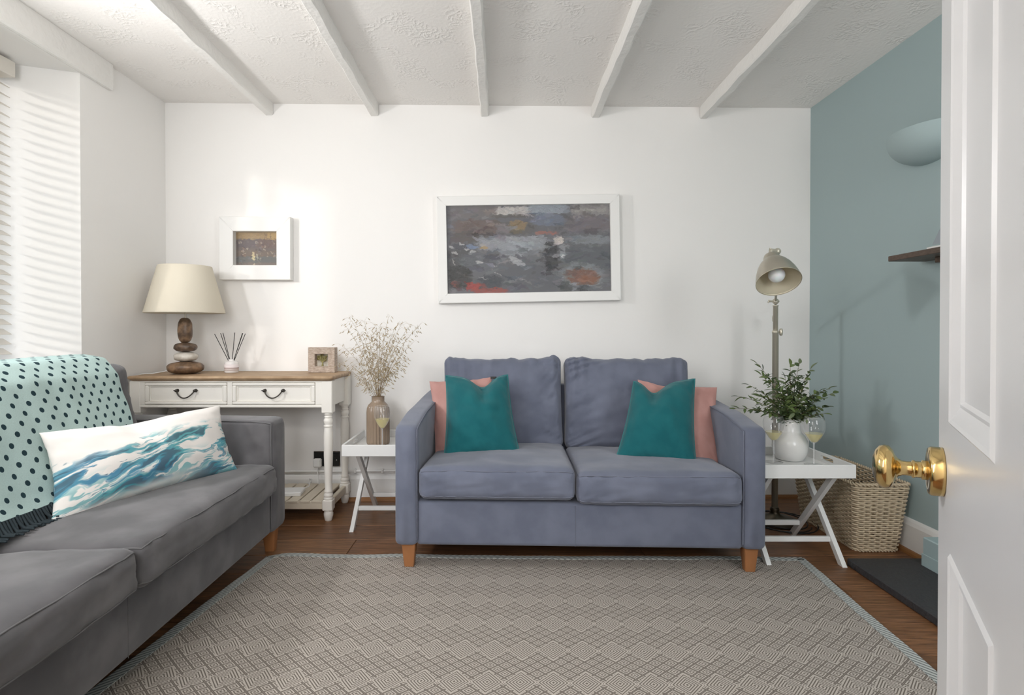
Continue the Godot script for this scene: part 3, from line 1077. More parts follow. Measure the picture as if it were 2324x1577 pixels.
# ---------------------------------------------------------------- console table
func build_console() -> void:
	var o := thing("console_table", "cream painted console table with two drawers and oak top", "table", V(-1.41, 0, -3.165))
	# local: x from the middle, z 0 in the middle of the depth (back -0.19, front 0.19)
	var t := MB.new()
	var loops := []
	for e in [[0.738, 0.018], [0.743, 0.010], [0.748, 0.002], [0.755, 0.0], [0.760, 0.002], [0.7625, 0.007]]:
		var l := PackedVector3Array()
		for p in rrect(-0.536 + e[1], 0.536 - e[1], -0.19, 0.205 - e[1], 0.02, 4): l.append(V(p.x, e[0], p.y))
		loops.append(l)
	t.loft(loops, 0)
	for i in t.v.size():
		t.uv[i] = Vector2(t.v[i].x / 0.9, t.v[i].z / 0.42 + t.v[i].y * 2.0)
	part("table_top", t, M.oak, o, "oiled oak top with a moulded edge")
	# apron and drawers
	var a := MB.new()
	a.box(V(-0.475, 0.598, 0.168), V(0.475, 0.613, 0.184), 0.003)
	a.box(V(-0.475, 0.729, 0.168), V(0.475, 0.738, 0.184), 0.002)
	a.box(V(-0.475, 0.612, 0.168), V(-0.448, 0.730, 0.184), 0.002)
	a.box(V(0.440, 0.612, 0.168), V(0.475, 0.730, 0.184), 0.002)
	a.box(V(-0.019, 0.612, 0.168), V(0.007, 0.730, 0.184), 0.002)
	a.box(V(-0.475, 0.598, -0.178), V(0.475, 0.738, -0.162), 0.002)
	a.box(V(-0.508, 0.598, -0.165), V(-0.490, 0.738, 0.165), 0.002)
	a.box(V(0.490, 0.598, -0.165), V(0.508, 0.738, 0.165), 0.002)
	part("apron", a, M.cream, o)
	for k in 2:
		var x0: float = [-0.4465, 0.0085][k]; var x1: float = [-0.0205, 0.4385][k]
		var d := MB.new()
		d.box(V(x0, 0.6145, 0.02), V(x1, 0.7275, 0.176), 0.002)
		# raised frame around a sunk field
		var y0 := 0.6145; var y1 := 0.7275
		for r in [[x0, x1, y0, y0 + 0.016], [x0, x1, y1 - 0.016, y1], [x0, x0 + 0.020, y0 + 0.015, y1 - 0.015], [x1 - 0.020, x1, y0 + 0.015, y1 - 0.015]]:
			d.box(V(r[0], r[2], 0.174), V(r[1], r[3], 0.188), 0.004)
		for r in [[x0 + 0.02, x1 - 0.02, y0 + 0.016, y0 + 0.022], [x0 + 0.02, x1 - 0.02, y1 - 0.022, y1 - 0.016], [x0 + 0.020, x0 + 0.027, y0 + 0.018, y1 - 0.018], [x1 - 0.027, x1 - 0.020, y0 + 0.018, y1 - 0.018]]:
			d.box(V(r[0], r[2], 0.174), V(r[1], r[3], 0.182), 0.0025)
		var dp := part("drawer", d, M.cream, o)
		var cx := (x0 + x1) / 2
		var h := MB.new()
		var pts := []
		for i in 15:
			var u := -1.0 + 2.0 * i / 14.0
			pts.append(V(cx + u * 0.046, 0.686 - 0.036 * pow(1.0 - u * u, 0.8), 0.186 + 0.018 * pow(1.0 - u * u, 0.5)))
		h.tube(pts, 0.0034, 8)
		for s in [-1, 1]:
			h.xf = Transform3D(Basis(V(1, 0, 0), PI / 2), V(cx + s * 0.048, 0.687, 0.176))
			h.lathe([Vector2(0.0, 0.0), Vector2(0.009, 0.0), Vector2(0.009, 0.002), Vector2(0.004, 0.006), Vector2(0.0045, 0.012), Vector2(0.0075, 0.015), Vector2(0.006, 0.020), Vector2(0, 0.021)], 14)
			h.xf = Transform3D.IDENTITY
			h.tube([V(cx + s * 0.052, 0.687, 0.186), V(cx + s * 0.064, 0.688, 0.187)], [0.004, 0.0015], 6)
		part("handle", h, M.iron, dp, "dark iron drop handle")
	# turned legs
	var prof := [Vector2(0, 0.0), Vector2(0.016, 0.0), Vector2(0.019, 0.006), Vector2(0.024, 0.028), Vector2(0.0245, 0.040), Vector2(0.021, 0.050), Vector2(0.021, 0.050), Vector2(0.025, 0.054), Vector2(0.025, 0.060), Vector2(0, 0.060)]
	var prof2 := [Vector2(0, 0.112), Vector2(0.022, 0.112), Vector2(0.025, 0.116), Vector2(0.025, 0.121), Vector2(0.021, 0.126), Vector2(0.021, 0.126), Vector2(0.0245, 0.133), Vector2(0.0245, 0.138), Vector2(0.019, 0.148), Vector2(0.019, 0.148), Vector2(0.022, 0.154), Vector2(0.021, 0.160), Vector2(0.018, 0.166), Vector2(0.0195, 0.22), Vector2(0.0225, 0.32), Vector2(0.0245, 0.41), Vector2(0.0235, 0.46), Vector2(0.0195, 0.492), Vector2(0.0195, 0.492), Vector2(0.0235, 0.497), Vector2(0.0235, 0.502), Vector2(0.0195, 0.506), Vector2(0.0195, 0.506), Vector2(0.0225, 0.516), Vector2(0.0245, 0.527), Vector2(0.0215, 0.537), Vector2(0.0175, 0.541), Vector2(0.0175, 0.541), Vector2(0.021, 0.545), Vector2(0.021, 0.550), Vector2(0.0175, 0.553), Vector2(0.0175, 0.553), Vector2(0.0225, 0.561), Vector2(0.025, 0.570), Vector2(0.0, 0.570)]
	var lm := MB.new()
	lm.lathe(prof, 20)
	lm.box(V(-0.0265, 0.058, -0.0265), V(0.0265, 0.113, 0.0265), 0.004)
	lm.lathe(prof2, 20)
	lm.box(V(-0.0285, 0.569, -0.0285), V(0.0285, 0.738, 0.0285), 0.004)
	var lmesh := lm.mesh()
	for sx in [-1, 1]:
		for sz in [-1, 1]:
			part("leg", lmesh, M.cream, o).position = V(sx * 0.5, 0, sz * 0.158)
	# lower slatted shelf
	var r := MB.new()
	for sz in [-1, 1]:
		r.box(V(-0.475, 0.062, sz * 0.158 - 0.012), V(0.475, 0.104, sz * 0.158 + 0.012), 0.003)
	for sx in [-1, 1]:
		r.box(V(sx * 0.5 - 0.012, 0.062, -0.135), V(sx * 0.5 + 0.012, 0.104, 0.135), 0.003)
	part("shelf_rail", r, M.shelfpaint, o)
	var sm := MB.new()
	sm.box(V(-0.0275, 0.096, -0.172), V(0.0275, 0.108, 0.172), 0.002)
	var smesh := sm.mesh()
	for i in 15:
		part("shelf_slat", smesh, M.shelfpaint, o).position.x = -0.441 + i * 0.063

	var b := thing("flat_white_box", "flat white box lying on the slatted lower shelf", "box", V(-1.145, 0.108, -3.12), 0.1)
	var bm := MB.new()
	bm.box(V(-0.075, 0.0, -0.055), V(0.06, 0.022, 0.055), 0.004)
	part("body", bm, M.white, b)
	bm = MB.new()
	bm.tube([V(0.05, 0.012, -0.05), V(0.075, 0.02, -0.07), V(0.08, 0.05, -0.11), V(0.06, 0.04, -0.16), V(0.06, 0.01, -0.19)], 0.003, 6)
	part("cable", bm, M.whitecable, b)

# ---------------------------------------------------------------- butler's tray tables
func build_tray_table(label: String, at: Vector3, turn: float, D: float, on_rug := 0.0) -> void:
	# local: x across, z towards the doorway; the tray sits at 0.40
	var o := thing("tray_table", label, "table", at, turn, "folding white tray tables beside the blue sofa")
	var W := 0.42
	var x0 := -W / 2; var x1 := W / 2; var z0 := -D / 2; var z1 := D / 2
	var t := MB.new()
	t.box(V(x0 + 0.010, 0.378, z0 + 0.010), V(x1 - 0.010, 0.390, z1 - 0.010))
	part("tray_base", t, M.white, o)
	for s in [-1, 1]:
		var e := MB.new()
		var zc: float = (z1 - 0.006) * s
		e.box(V(x0, 0.374, zc - 0.006), V(x1, 0.431, zc + 0.006), 0.002)
		part("tray_end", e, M.white, o)
	for s in [-1, 1]:
		# side with an oval hand slot: outline with the slot cut through the middle, in two halves
		var e := MB.new()
		var xc: float = (x1 - 0.006) * s
		var lz := z1 - 0.012
		var slot := []
		for i in 9:
			var an := PI / 2 + PI * i / 8.0
			slot.append(Vector2(-0.042 + cos(an) * 0.0095, 0.411 + sin(an) * 0.0095))
		var halves := []
		var h1 := PackedVector2Array()
		h1.append(Vector2(0, 0.4205)); h1.append(Vector2(0, 0.431)); h1.append(Vector2(-lz, 0.431)); h1.append(Vector2(-lz, 0.374)); h1.append(Vector2(0, 0.374)); h1.append(Vector2(0, 0.4015))
		for i in 9: h1.append(slot[8 - i])
		halves.append(h1)
		var h2 := PackedVector2Array()
		for p in h1: h2.append(Vector2(-p.x, p.y))
		halves.append(h2)
		for h in halves:
			# prism works in local x,z with y as the depth: turn it so that x->z, z->y, y->x
			e.xf = Transform3D(Basis(V(0, 0, 1), V(1, 0, 0), V(0, 1, 0)), Vector3.ZERO)
			e.prism(h, xc - 0.006, xc + 0.006)
		part("tray_side", e, M.white, o)
	# crossed legs: one frame goes front-bottom to back-top, the other the reverse
	for fr in 2:
		for s in [-1, 1]:
			var l := MB.new()
			var xl: float = s * (0.160 if fr == 0 else 0.138)
			var zf: float = (z1 - 0.015) * (1.0 if fr == 0 else -1.0)
			var A := V(xl, on_rug if fr == 0 and s < 0 else 0.0, zf + 0.005 * signf(zf)); var B := V(xl, 0.376, -zf * 0.86)
			var dr := (B - A).normalized()
			var up := dr.cross(V(1, 0, 0)).normalized()
			var loops := []
			for e in [[A, 0.0], [B, 0.0]]:
				var lp := PackedVector3Array()
				for q in [[-0.010, -0.013], [0.010, -0.013], [0.010, 0.013], [-0.010, 0.013]]:
					var p: Vector3 = e[0] + V(q[0], 0, 0) + up * q[1]
					# cut level at floor and tray
					p += dr * ((e[0].y - p.y) / dr.y)
					lp.append(p)
				loops.append(lp)
			l.loft(loops, -1)
			part("leg", l, M.white, o)
		var b := MB.new()
		var bz: float = (z1 - 0.015) * (1.0 if fr == 0 else -1.0)
		var wx: float = 0.150 if fr == 0 else 0.128
		bz *= 1.0 - 1.86 * 0.085 / 0.376
		b.box(V(-wx, 0.075, bz - 0.009), V(wx, 0.097, bz + 0.009), 0.002)
		part("stretcher", b, M.white, o)

# ---------------------------------------------------------------- wicker basket
func build_basket() -> void:
	var o := thing("wicker_basket", "pale wicker basket standing against the teal wall", "basket", V(1.70, 0, -2.825))
	var H := 0.315
	# half sizes at the bottom and the top
	var hb := Vector2(0.096, 0.245); var ht := Vector2(0.126, 0.285)
	var stakes := 54
	var wick := mat(c8(206, 188, 160), 0.7)
	var ring := func(t: float, y: float, off: float) -> Vector3:
		# t: 0..1 round a rounded rectangle
		var h := hb.lerp(ht, y / H)
		var r := 0.03
		var a := h.x - r; var b := h.y - r
		var per := 4.0 * a + 4.0 * b + TAU * r
		var s := fposmod(t, 1.0) * per
		var segs := [[2 * b, 0], [PI * r / 2, 1], [2 * a, 0], [PI * r / 2, 1], [2 * b, 0], [PI * r / 2, 1], [2 * a, 0], [PI * r / 2, 1]]
		var k := 0
		while k < 7 and s > segs[k][0]:
			s -= segs[k][0]
			k += 1
		var side := k / 2
		var nn := [Vector2(1, 0), Vector2(0, 1), Vector2(-1, 0), Vector2(0, -1)]
		var corner := [Vector2(a, b), Vector2(-a, b), Vector2(-a, -b), Vector2(a, -b)]
		var p: Vector2; var n: Vector2
		if k % 2 == 0:
			n = nn[side]
			var start: Vector2 = [Vector2(h.x, -b), Vector2(a, h.y), Vector2(-h.x, b), Vector2(-a, -h.y)][side]
			p = start + Vector2(-n.y, n.x) * s
		else:
			var an: float = PI / 2 * side + s / r
			n = Vector2(cos(an), sin(an))
			p = corner[side] + n * r
		p += n * off
		return V(p.x, y, p.y)
	var st := MB.new()
	for i in stakes:
		var t := i / float(stakes)
		st.tube([ring.call(t, 0.004, 0.0), ring.call(t, H * 0.5, 0.0), ring.call(t, H, 0.0)], 0.0028, 5)
	var sp := part("stakes", st, wick, o)
	sp.set_meta("kind", "stuff")
	rng.seed = 77
	var n := noise(71, 1.0, 2)
	var wv := MB.new()
	var y := 0.010
	var rowi := 0
	while y < H - 0.012:
		var band := (y > 0.175 and y < 0.192)
		var pts := []
		var ph := 0.0 if rowi % 2 == 0 else PI
		for i in stakes * 3:
			var t := i / float(stakes * 3)
			var off := 0.0052 * sin(t * stakes * PI + ph) * (1.3 if band else 1.0)
			pts.append(ring.call(t, y + 0.0012 * n.get_noise_2d(t * 40.0, rowi * 3.0), off))
		wv.tube(pts, 0.0044, 5, true)
		y += 0.0096
		rowi += 1
	var wp := part("weave", wv, wick, o)
	wp.set_meta("kind", "stuff")
	# plaited rim and foot
	for e in [[H - 0.002, 0.0062], [0.006, 0.0055]]:
		var rm := MB.new()
		for k in 2:
			var pts := []
			for i in 230:
				var t := i / 230.0
				var ph := t * TAU * 46.0 + k * PI
				var q: Vector3 = ring.call(t, e[0], 0.0045 * cos(ph))
				q.y += 0.0045 * sin(ph)
				pts.append(q)
			rm.tube(pts, e[1] * 0.72, 5, true)
		part("rim" if e[0] > 0.1 else "foot", rm, wick, o)
	var bt := MB.new()
	bt.box(V(-hb.x + 0.006, 0.002, -hb.y + 0.006), V(hb.x - 0.006, 0.010, hb.y - 0.006))
	part("bottom", bt, wick, o)

# ---------------------------------------------------------------- rug
func build_rug() -> void:
	var o := thing("woven_rug", "large grey rug woven in a fine diamond pattern", "rug")
	var light := c8(200, 192, 182); var dark := c8(120, 112, 105)
	var yarn := noise(66, 1.0, 2)
	var m := mat(Color.WHITE, 0.95, 0.0, 0.1)
	# one repeat: a nest of chevrons round a small lozenge, and four small lozenges between
	m.albedo_texture = tex(512, 1024, func(u, w):
		var ln := 0.0
		var best := 9.0
		var du := absf(fposmod(u, 1.0) - 0.5) * 2.0
		var dv := absf(fposmod(w, 1.0) - 0.5) * 2.0
		# big lozenge in the middle, small lozenges round the corners
		var d := du * 0.5 + dv * 0.75
		if d < 0.5:
			ln = fposmod(d * 10.0 + 0.25, 1.0)
		else:
			var cu := fposmod(u * 2.0 + 0.5, 1.0) - 0.5
			var cv := fposmod(w * 4.0 + 0.5, 1.0) - 0.5
			var e := absf(cu) + absf(cv)
			if e > 0.5: e = absf(absf(cu) - 0.5) + absf(absf(cv) - 0.5)
			ln = fposmod(e * 5.0 + 0.25, 1.0)
		var k := ss(0.36, 0.50, absf(ln - 0.5) * 2.0)
		var y := 0.5 + 0.5 * sin(w * TAU * 90.0) * 0.25
		var c := dark.lerp(light, k)
		return c.darkened(0.10 * (1.0 - y) + 0.06 * tile(yarn, u, w, 3.0, 3.0)))
	m.uv1_scale = Vector3(1, 1, 1)
	var hm := noise(67, 0.3, 2)
	relief(m, hm, 0.06, 256)
	var C := [V(-1.020, 0, -2.525), V(1.31, 0, -2.485), V(1.19, 0, -0.62), V(-1.215, 0, -0.70)]
	var wob := noise(68, 1.0, 2)
	var f := func(u, v):
		var p: Vector3 = (C[0] as Vector3).lerp(C[1], u).lerp((C[3] as Vector3).lerp(C[2], u), v)
		p.x += 0.012 * wob.get_noise_2d(v * 5.0, 2.0) * (ss(0.2, 0.0, u) + ss(0.8, 1.0, u))
		p.z += 0.012 * wob.get_noise_2d(u * 5.0, 7.0) * ss(0.1, 0.0, v)
		# rounded corners
		p.z += 0.03 * pow(ss(0.04, 0.0, u), 2.0) * ss(0.2, 0.0, v)
		return p
	var g := MB.new()
	g.begin()
	var us := Vector2(2.33 / 0.092, 1.86 / 0.165)
	var edge := 0.016
	g.grid(70, 60, func(u, v): return f.call(u, v) + V(0, 0.009 + 0.0012 * wob.get_noise_2d(u * 9.0, v * 9.0), 0), us, 0)
	g.grid(70, 60, func(u, v): return f.call(u, v) + V(0, 0.0008, 0), us, 1, true)
	for e in [0.0, 1.0]:
		g.grid(1, 60, func(u, v): return f.call(e, v) + V(0, lerpf(0.0008, 0.009, u), 0), us, 2, e == 1.0)
		g.grid(70, 1, func(u, v): return f.call(u, e) + V(0, lerpf(0.0008, 0.009, v), 0), us, 3, e == 0.0)
	g.finish()
	part("pile", g, m, o)
	# slanted stripe border, bound on along the edges
	var bm := mat(Color.WHITE, 0.95, 0.0, 0.1)
	bm.albedo_texture = tex(128, 128, func(u, w):
		var s := fposmod(u * 4.0 + w * 2.0, 1.0)
		return c8(116, 120, 119).lerp(c8(188, 191, 187), ss(0.3, 0.45, absf(s - 0.5) * 2.0)))
	for e in 3:
		var b := MB.new()
		b.begin()
		var band := func(t, w):
			var p: Vector3
			if e == 0: p = f.call(t, lerpf(-0.004, 0.013, w))
			elif e == 1: p = f.call(lerpf(1.003, 0.987, w), t)
			else: p = f.call(lerpf(-0.003, 0.013, w), t)
			return p
		b.grid(80, 4, func(u, v): return band.call(u, v) + V(0, 0.0116, 0), Vector2(2.2 / 0.1, 1.0), 0)
		b.grid(80, 1, func(u, v): return band.call(u, v) + V(0, 0.0006, 0), Vector2(2.2 / 0.1, 1.0), 1, true)
		for s in [0.0, 1.0]:
			b.grid(80, 1, func(u, v): return band.call(u, s) + V(0, lerpf(0.0006, 0.0116, v), 0), Vector2(2.2 / 0.1, 0.3), 2, s == 0.0)
			b.grid(1, 4, func(u, v): return band.call(s, v) + V(0, lerpf(0.0006, 0.0116, u), 0), Vector2(0.3, 1.0), 3, s == 1.0)
		b.finish()
		part("border", b, bm, o, "narrow border of slanting stripes")

# ---------------------------------------------------------------- hearth, plinth, wall fittings
func build_fittings() -> void:
	var h := thing("hearth_slab", "dark slate hearth slab on the floor by the teal wall", "hearth")
	var m := MB.new()
	m.box(V(1.470, 0.0, -2.43), V(1.812, 0.032, -1.05), 0.004)
	part("slab", m, M.slate, h)
	var p := thing("plinth_block", "small teal painted block standing on the slate hearth", "plinth", V(1.765, 0.032, -2.25))
	m = MB.new()
	m.box(V(-0.028, 0.0, -0.105), V(0.045, 0.118, 0.10), 0.004)
	part("block", m, M.plinth, p)
	m = MB.new()
	m.box(V(-0.031, 0.0, -0.107), V(-0.027, 0.050, 0.10), 0.001)
	part("lower_moulding", m, M.plinth, p)

	# plaster wall light: a half bowl open at the top
	var w := thing("wall_uplighter", "teal painted half bowl uplighter on the teal wall", "wall light", V(1.85, 1.72, -2.47))
	m = MB.new()
	var f := func(u, v, k):
		var an: float = PI / 2 + PI * u
		var t: float = v
		var r: float = pow(sin(clampf(t * 1.06, 0.0, 1.0) * PI / 2), 0.75)
		return V(cos(an) * (0.150 * r - k), lerpf(0.0, 0.135, pow(t, 1.6)) + k * (1.0 - t), sin(an) * (0.19 * r - k * 1.2))
	m.begin()
	m.grid(30, 16, func(u, v): return f.call(u, v, 0.0), Vector2.ONE, 0)
	m.grid(30, 16, func(u, v): return f.call(u, v, 0.008), Vector2.ONE, 1, true)
	m.grid(30, 1, func(u, v): return f.call(u, 1.0, v * 0.008), Vector2.ONE, 2)
	m.finish()
	part("bowl", m, M.teal, w)
	m = MB.new()
	m.lathe([Vector2(0, 0.05), Vector2(0.014, 0.05), Vector2(0.016, 0.07), Vector2(0.03, 0.10), Vector2(0.026, 0.12), Vector2(0, 0.128)], 16, V(-0.055, 0, 0))
	part("bulb", m, M.bulb, w)
	m = MB.new()
	m.box(V(-0.07, 0.03, -0.015), V(-0.001, 0.05, 0.015))
	part("lamp_holder", m, M.white, w)

	# shelf and the little sailing boat on it
	var s := thing("wall_shelf", "dark wooden floating shelf on the teal wall", "shelf", V(1.85, 1.300, -1.95))
	m = MB.new()
	m.box(V(-0.165, 0.0, -0.55), V(-0.001, 0.023, 0.55), 0.002)
	part("board", m, M.darkwood, s)
	m = MB.new()
	m.box(V(-0.075, -0.022, -0.40), V(-0.001, 0.0, -0.36), 0.002)
	part("bracket", m, M.darkwood, s)
	m = MB.new()
	m.box(V(-0.075, -0.022, 0.36), V(-0.001, 0.0, 0.40), 0.002)
	part("bracket", m, M.darkwood, s)
	var b := thing("model_sailboat", "small model boat with a grey sail on the shelf", "ornament", V(1.755, 1.323, -2.275), 0.12)
	m = MB.new()
	var hull := []
	for i in 9:
		var t := i / 8.0
		var wd := 0.016 * pow(sin(PI * clampf(t * 0.92 + 0.06, 0.0, 1.0)), 0.7)
		var z := lerpf(-0.075, 0.075, t)
		hull.append(PackedVector3Array([V(-wd, 0.016, z), V(-wd * 0.5, 0.0, z), V(wd * 0.5, 0.0, z), V(wd, 0.016, z)]))
	m.loft(hull, 0)
	part("hull", m, M.frame_white, b, "white hull")
	m = MB.new()
	m.tube([V(0, 0.014, 0.0), V(0, 0.115, 0.0)], 0.0018, 6)
	part("mast", m, M.darkwood, b)
	var sail := mat(c8(150, 158, 164), 0.8)
	m = MB.new()
	m.xf = Transform3D(Basis(V(0, 0, 1), V(1, 0, 0), V(0, 1, 0)), Vector3.ZERO)
	m.prism(PackedVector2Array([Vector2(-0.003, 0.024), Vector2(-0.003, 0.110), Vector2(-0.052, 0.024)]), -0.0012, 0.0012)
	part("sail", m, sail, b)
	m = MB.new()
	m.xf = Transform3D(Basis(V(0, 0, 1), V(1, 0, 0), V(0, 1, 0)), Vector3.ZERO)
	m.prism(PackedVector2Array([Vector2(0.003, 0.024), Vector2(0.003, 0.095), Vector2(0.045, 0.022)]), -0.0012, 0.0012)
	part("sail", m, sail, b)

	# heating pipe on top of the skirting
	var pipe := thing("heating_pipe", "white painted pipe running along the skirting board", "pipe")
	m = MB.new()
	var pp := []
	for i in 12:
		var x := lerpf(-1.90, 0.2, i / 11.0)
		pp.append(V(x, 0.173, zb(x) + 0.016))
	m.tube(pp, 0.0075, 10)
	part("tube", m, M.skirting, pipe)
	for x in [-0.86, -0.70, -0.40]:
		m = MB.new()
		m.box(V(x - 0.007, 0.160, zb(x) + 0.001), V(x + 0.007, 0.185, zb(x) + 0.027), 0.004)
		part("clip", m, M.skirting, pipe)

	# socket with a plug in it
	var so := thing("wall_socket", "black double socket with chrome rim behind the console leg", "socket", V(-1.030, 0.242, zb(-1.03) + 0.001), atan(BACK))
	m = MB.new()
	m.box(V(-0.078, -0.046, 0.0), V(0.078, 0.046, 0.006), 0.002)
	part("rim", m, M.chrome, so)
	m = MB.new()
	m.box(V(-0.073, -0.041, 0.004), V(0.073, 0.041, 0.009), 0.002)
	part("plate", m, M.black, so)
	for x in [-0.012, 0.045]:
		m = MB.new()
		m.box(V(x - 0.005, 0.012, 0.008), V(x + 0.005, 0.030, 0.013), 0.0015)
		part("switch", m, M.black, so)
	m = MB.new()
	m.lathe([Vector2(0, 0), Vector2(0.004, 0), Vector2(0.0035, 0.002), Vector2(0, 0.003)], 12)
	var sc := part("screw", m, M.chrome, so)
	sc.position = V(0.058, -0.005, 0.009)
	sc.rotation.x = PI / 2
	var pl := thing("plug", "white mains plug in the black double socket", "plug", V(-1.078, 0.225, zb(-1.078) + 0.0125), atan(BACK))
	m = MB.new()
	m.box(V(-0.024, -0.026, 0.0), V(0.024, 0.026, 0.032), 0.008)
	part("body", m, M.whitecable, pl)
	m = MB.new()
	m.tube([V(0, -0.022, 0.018), V(0.0, -0.045, 0.019), V(0.008, -0.075, 0.03), V(0.012, -0.11, 0.04)], 0.0032, 6)
	part("cable", m, M.whitecable, pl)

# ---------------------------------------------------------------- painting with dabs
class Canvas:
	var im: Image
	var W: int
	var H: int
	var nz: FastNoiseLite
	func _init(w: int, h: int, c: Color, n: FastNoiseLite):
		W = w; H = h; nz = n
		im = Image.create_empty(w, h, false, Image.FORMAT_RGB8)
		im.fill(c)
	# an oval or boxy stroke with a ragged edge; all lengths as shares of the width and height
	func dab(cx: float, cy: float, rx: float, ry: float, ang: float, c: Color, alpha := 0.9, boxy := 0.0) -> void:
		var R := maxf(rx * W, ry * H) * 1.5
		var X := cx * W; var Y := cy * H
		var ca := cos(ang); var sa := sin(ang)
		for y in range(maxi(0, int(Y - R)), mini(H, int(Y + R) + 1)):
			for x in range(maxi(0, int(X - R)), mini(W, int(X + R) + 1)):
				var dx := x - X; var dy := y - Y
				var a := (dx * ca + dy * sa) / (rx * W)
				var b := (-dx * sa + dy * ca) / (ry * H)
				var d := lerpf(sqrt(a * a + b * b), maxf(absf(a), absf(b)), boxy)
				d += 0.22 * nz.get_noise_2d(x * 0.05 * (1.0 - 0.7 * absf(ca)) + cx * 90.0, y * 0.22 * (0.3 + absf(ca)))
				if d < 1.0:
					var k := alpha * clampf((1.0 - d) * 5.0, 0.0, 1.0) * (0.78 + 0.45 * nz.get_noise_2d(x * 0.03 + cy * 50.0, y * 0.5))
					im.set_pixel(x, y, im.get_pixel(x, y).lerp(c, clampf(k, 0.0, 1.0)))
	# short overlapping strokes that take up the colour beneath them
	func work_over(count: int, rnd: RandomNumberGenerator, sway: float) -> void:
		for i in count:
			var x := rnd.randf(); var y := rnd.randf()
			var c := im.get_pixel(mini(int(x * W), W - 1), mini(int(y * H), H - 1))
			var j := rnd.randf_range(-0.075, 0.085)
			c = Color(clampf(c.r + j + rnd.randf_range(-0.02, 0.02), 0, 1), clampf(c.g + j, 0, 1), clampf(c.b + j + rnd.randf_range(-0.02, 0.025), 0, 1))
			dab(x + rnd.randf_range(-0.03, 0.03), y + rnd.randf_range(-0.03, 0.03), rnd.randf_range(0.015, 0.05), rnd.randf_range(0.008, 0.022), rnd.randf_range(-sway, sway), c, 0.75, rnd.randf())
		var src: Image = im.duplicate()
		for y in H:
			for x in W:
				var sx := clampi(x + int(9.0 * nz.get_noise_2d(x * 0.03, y * 0.06)), 0, W - 1)
				var sy := clampi(y + int(9.0 * nz.get_noise_2d(x * 0.035 + 40.0, y * 0.07)), 0, H - 1)
				im.set_pixel(x, y, src.get_pixel(sx, sy))
	func texture() -> ImageTexture:
		return ImageTexture.create_from_image(im)

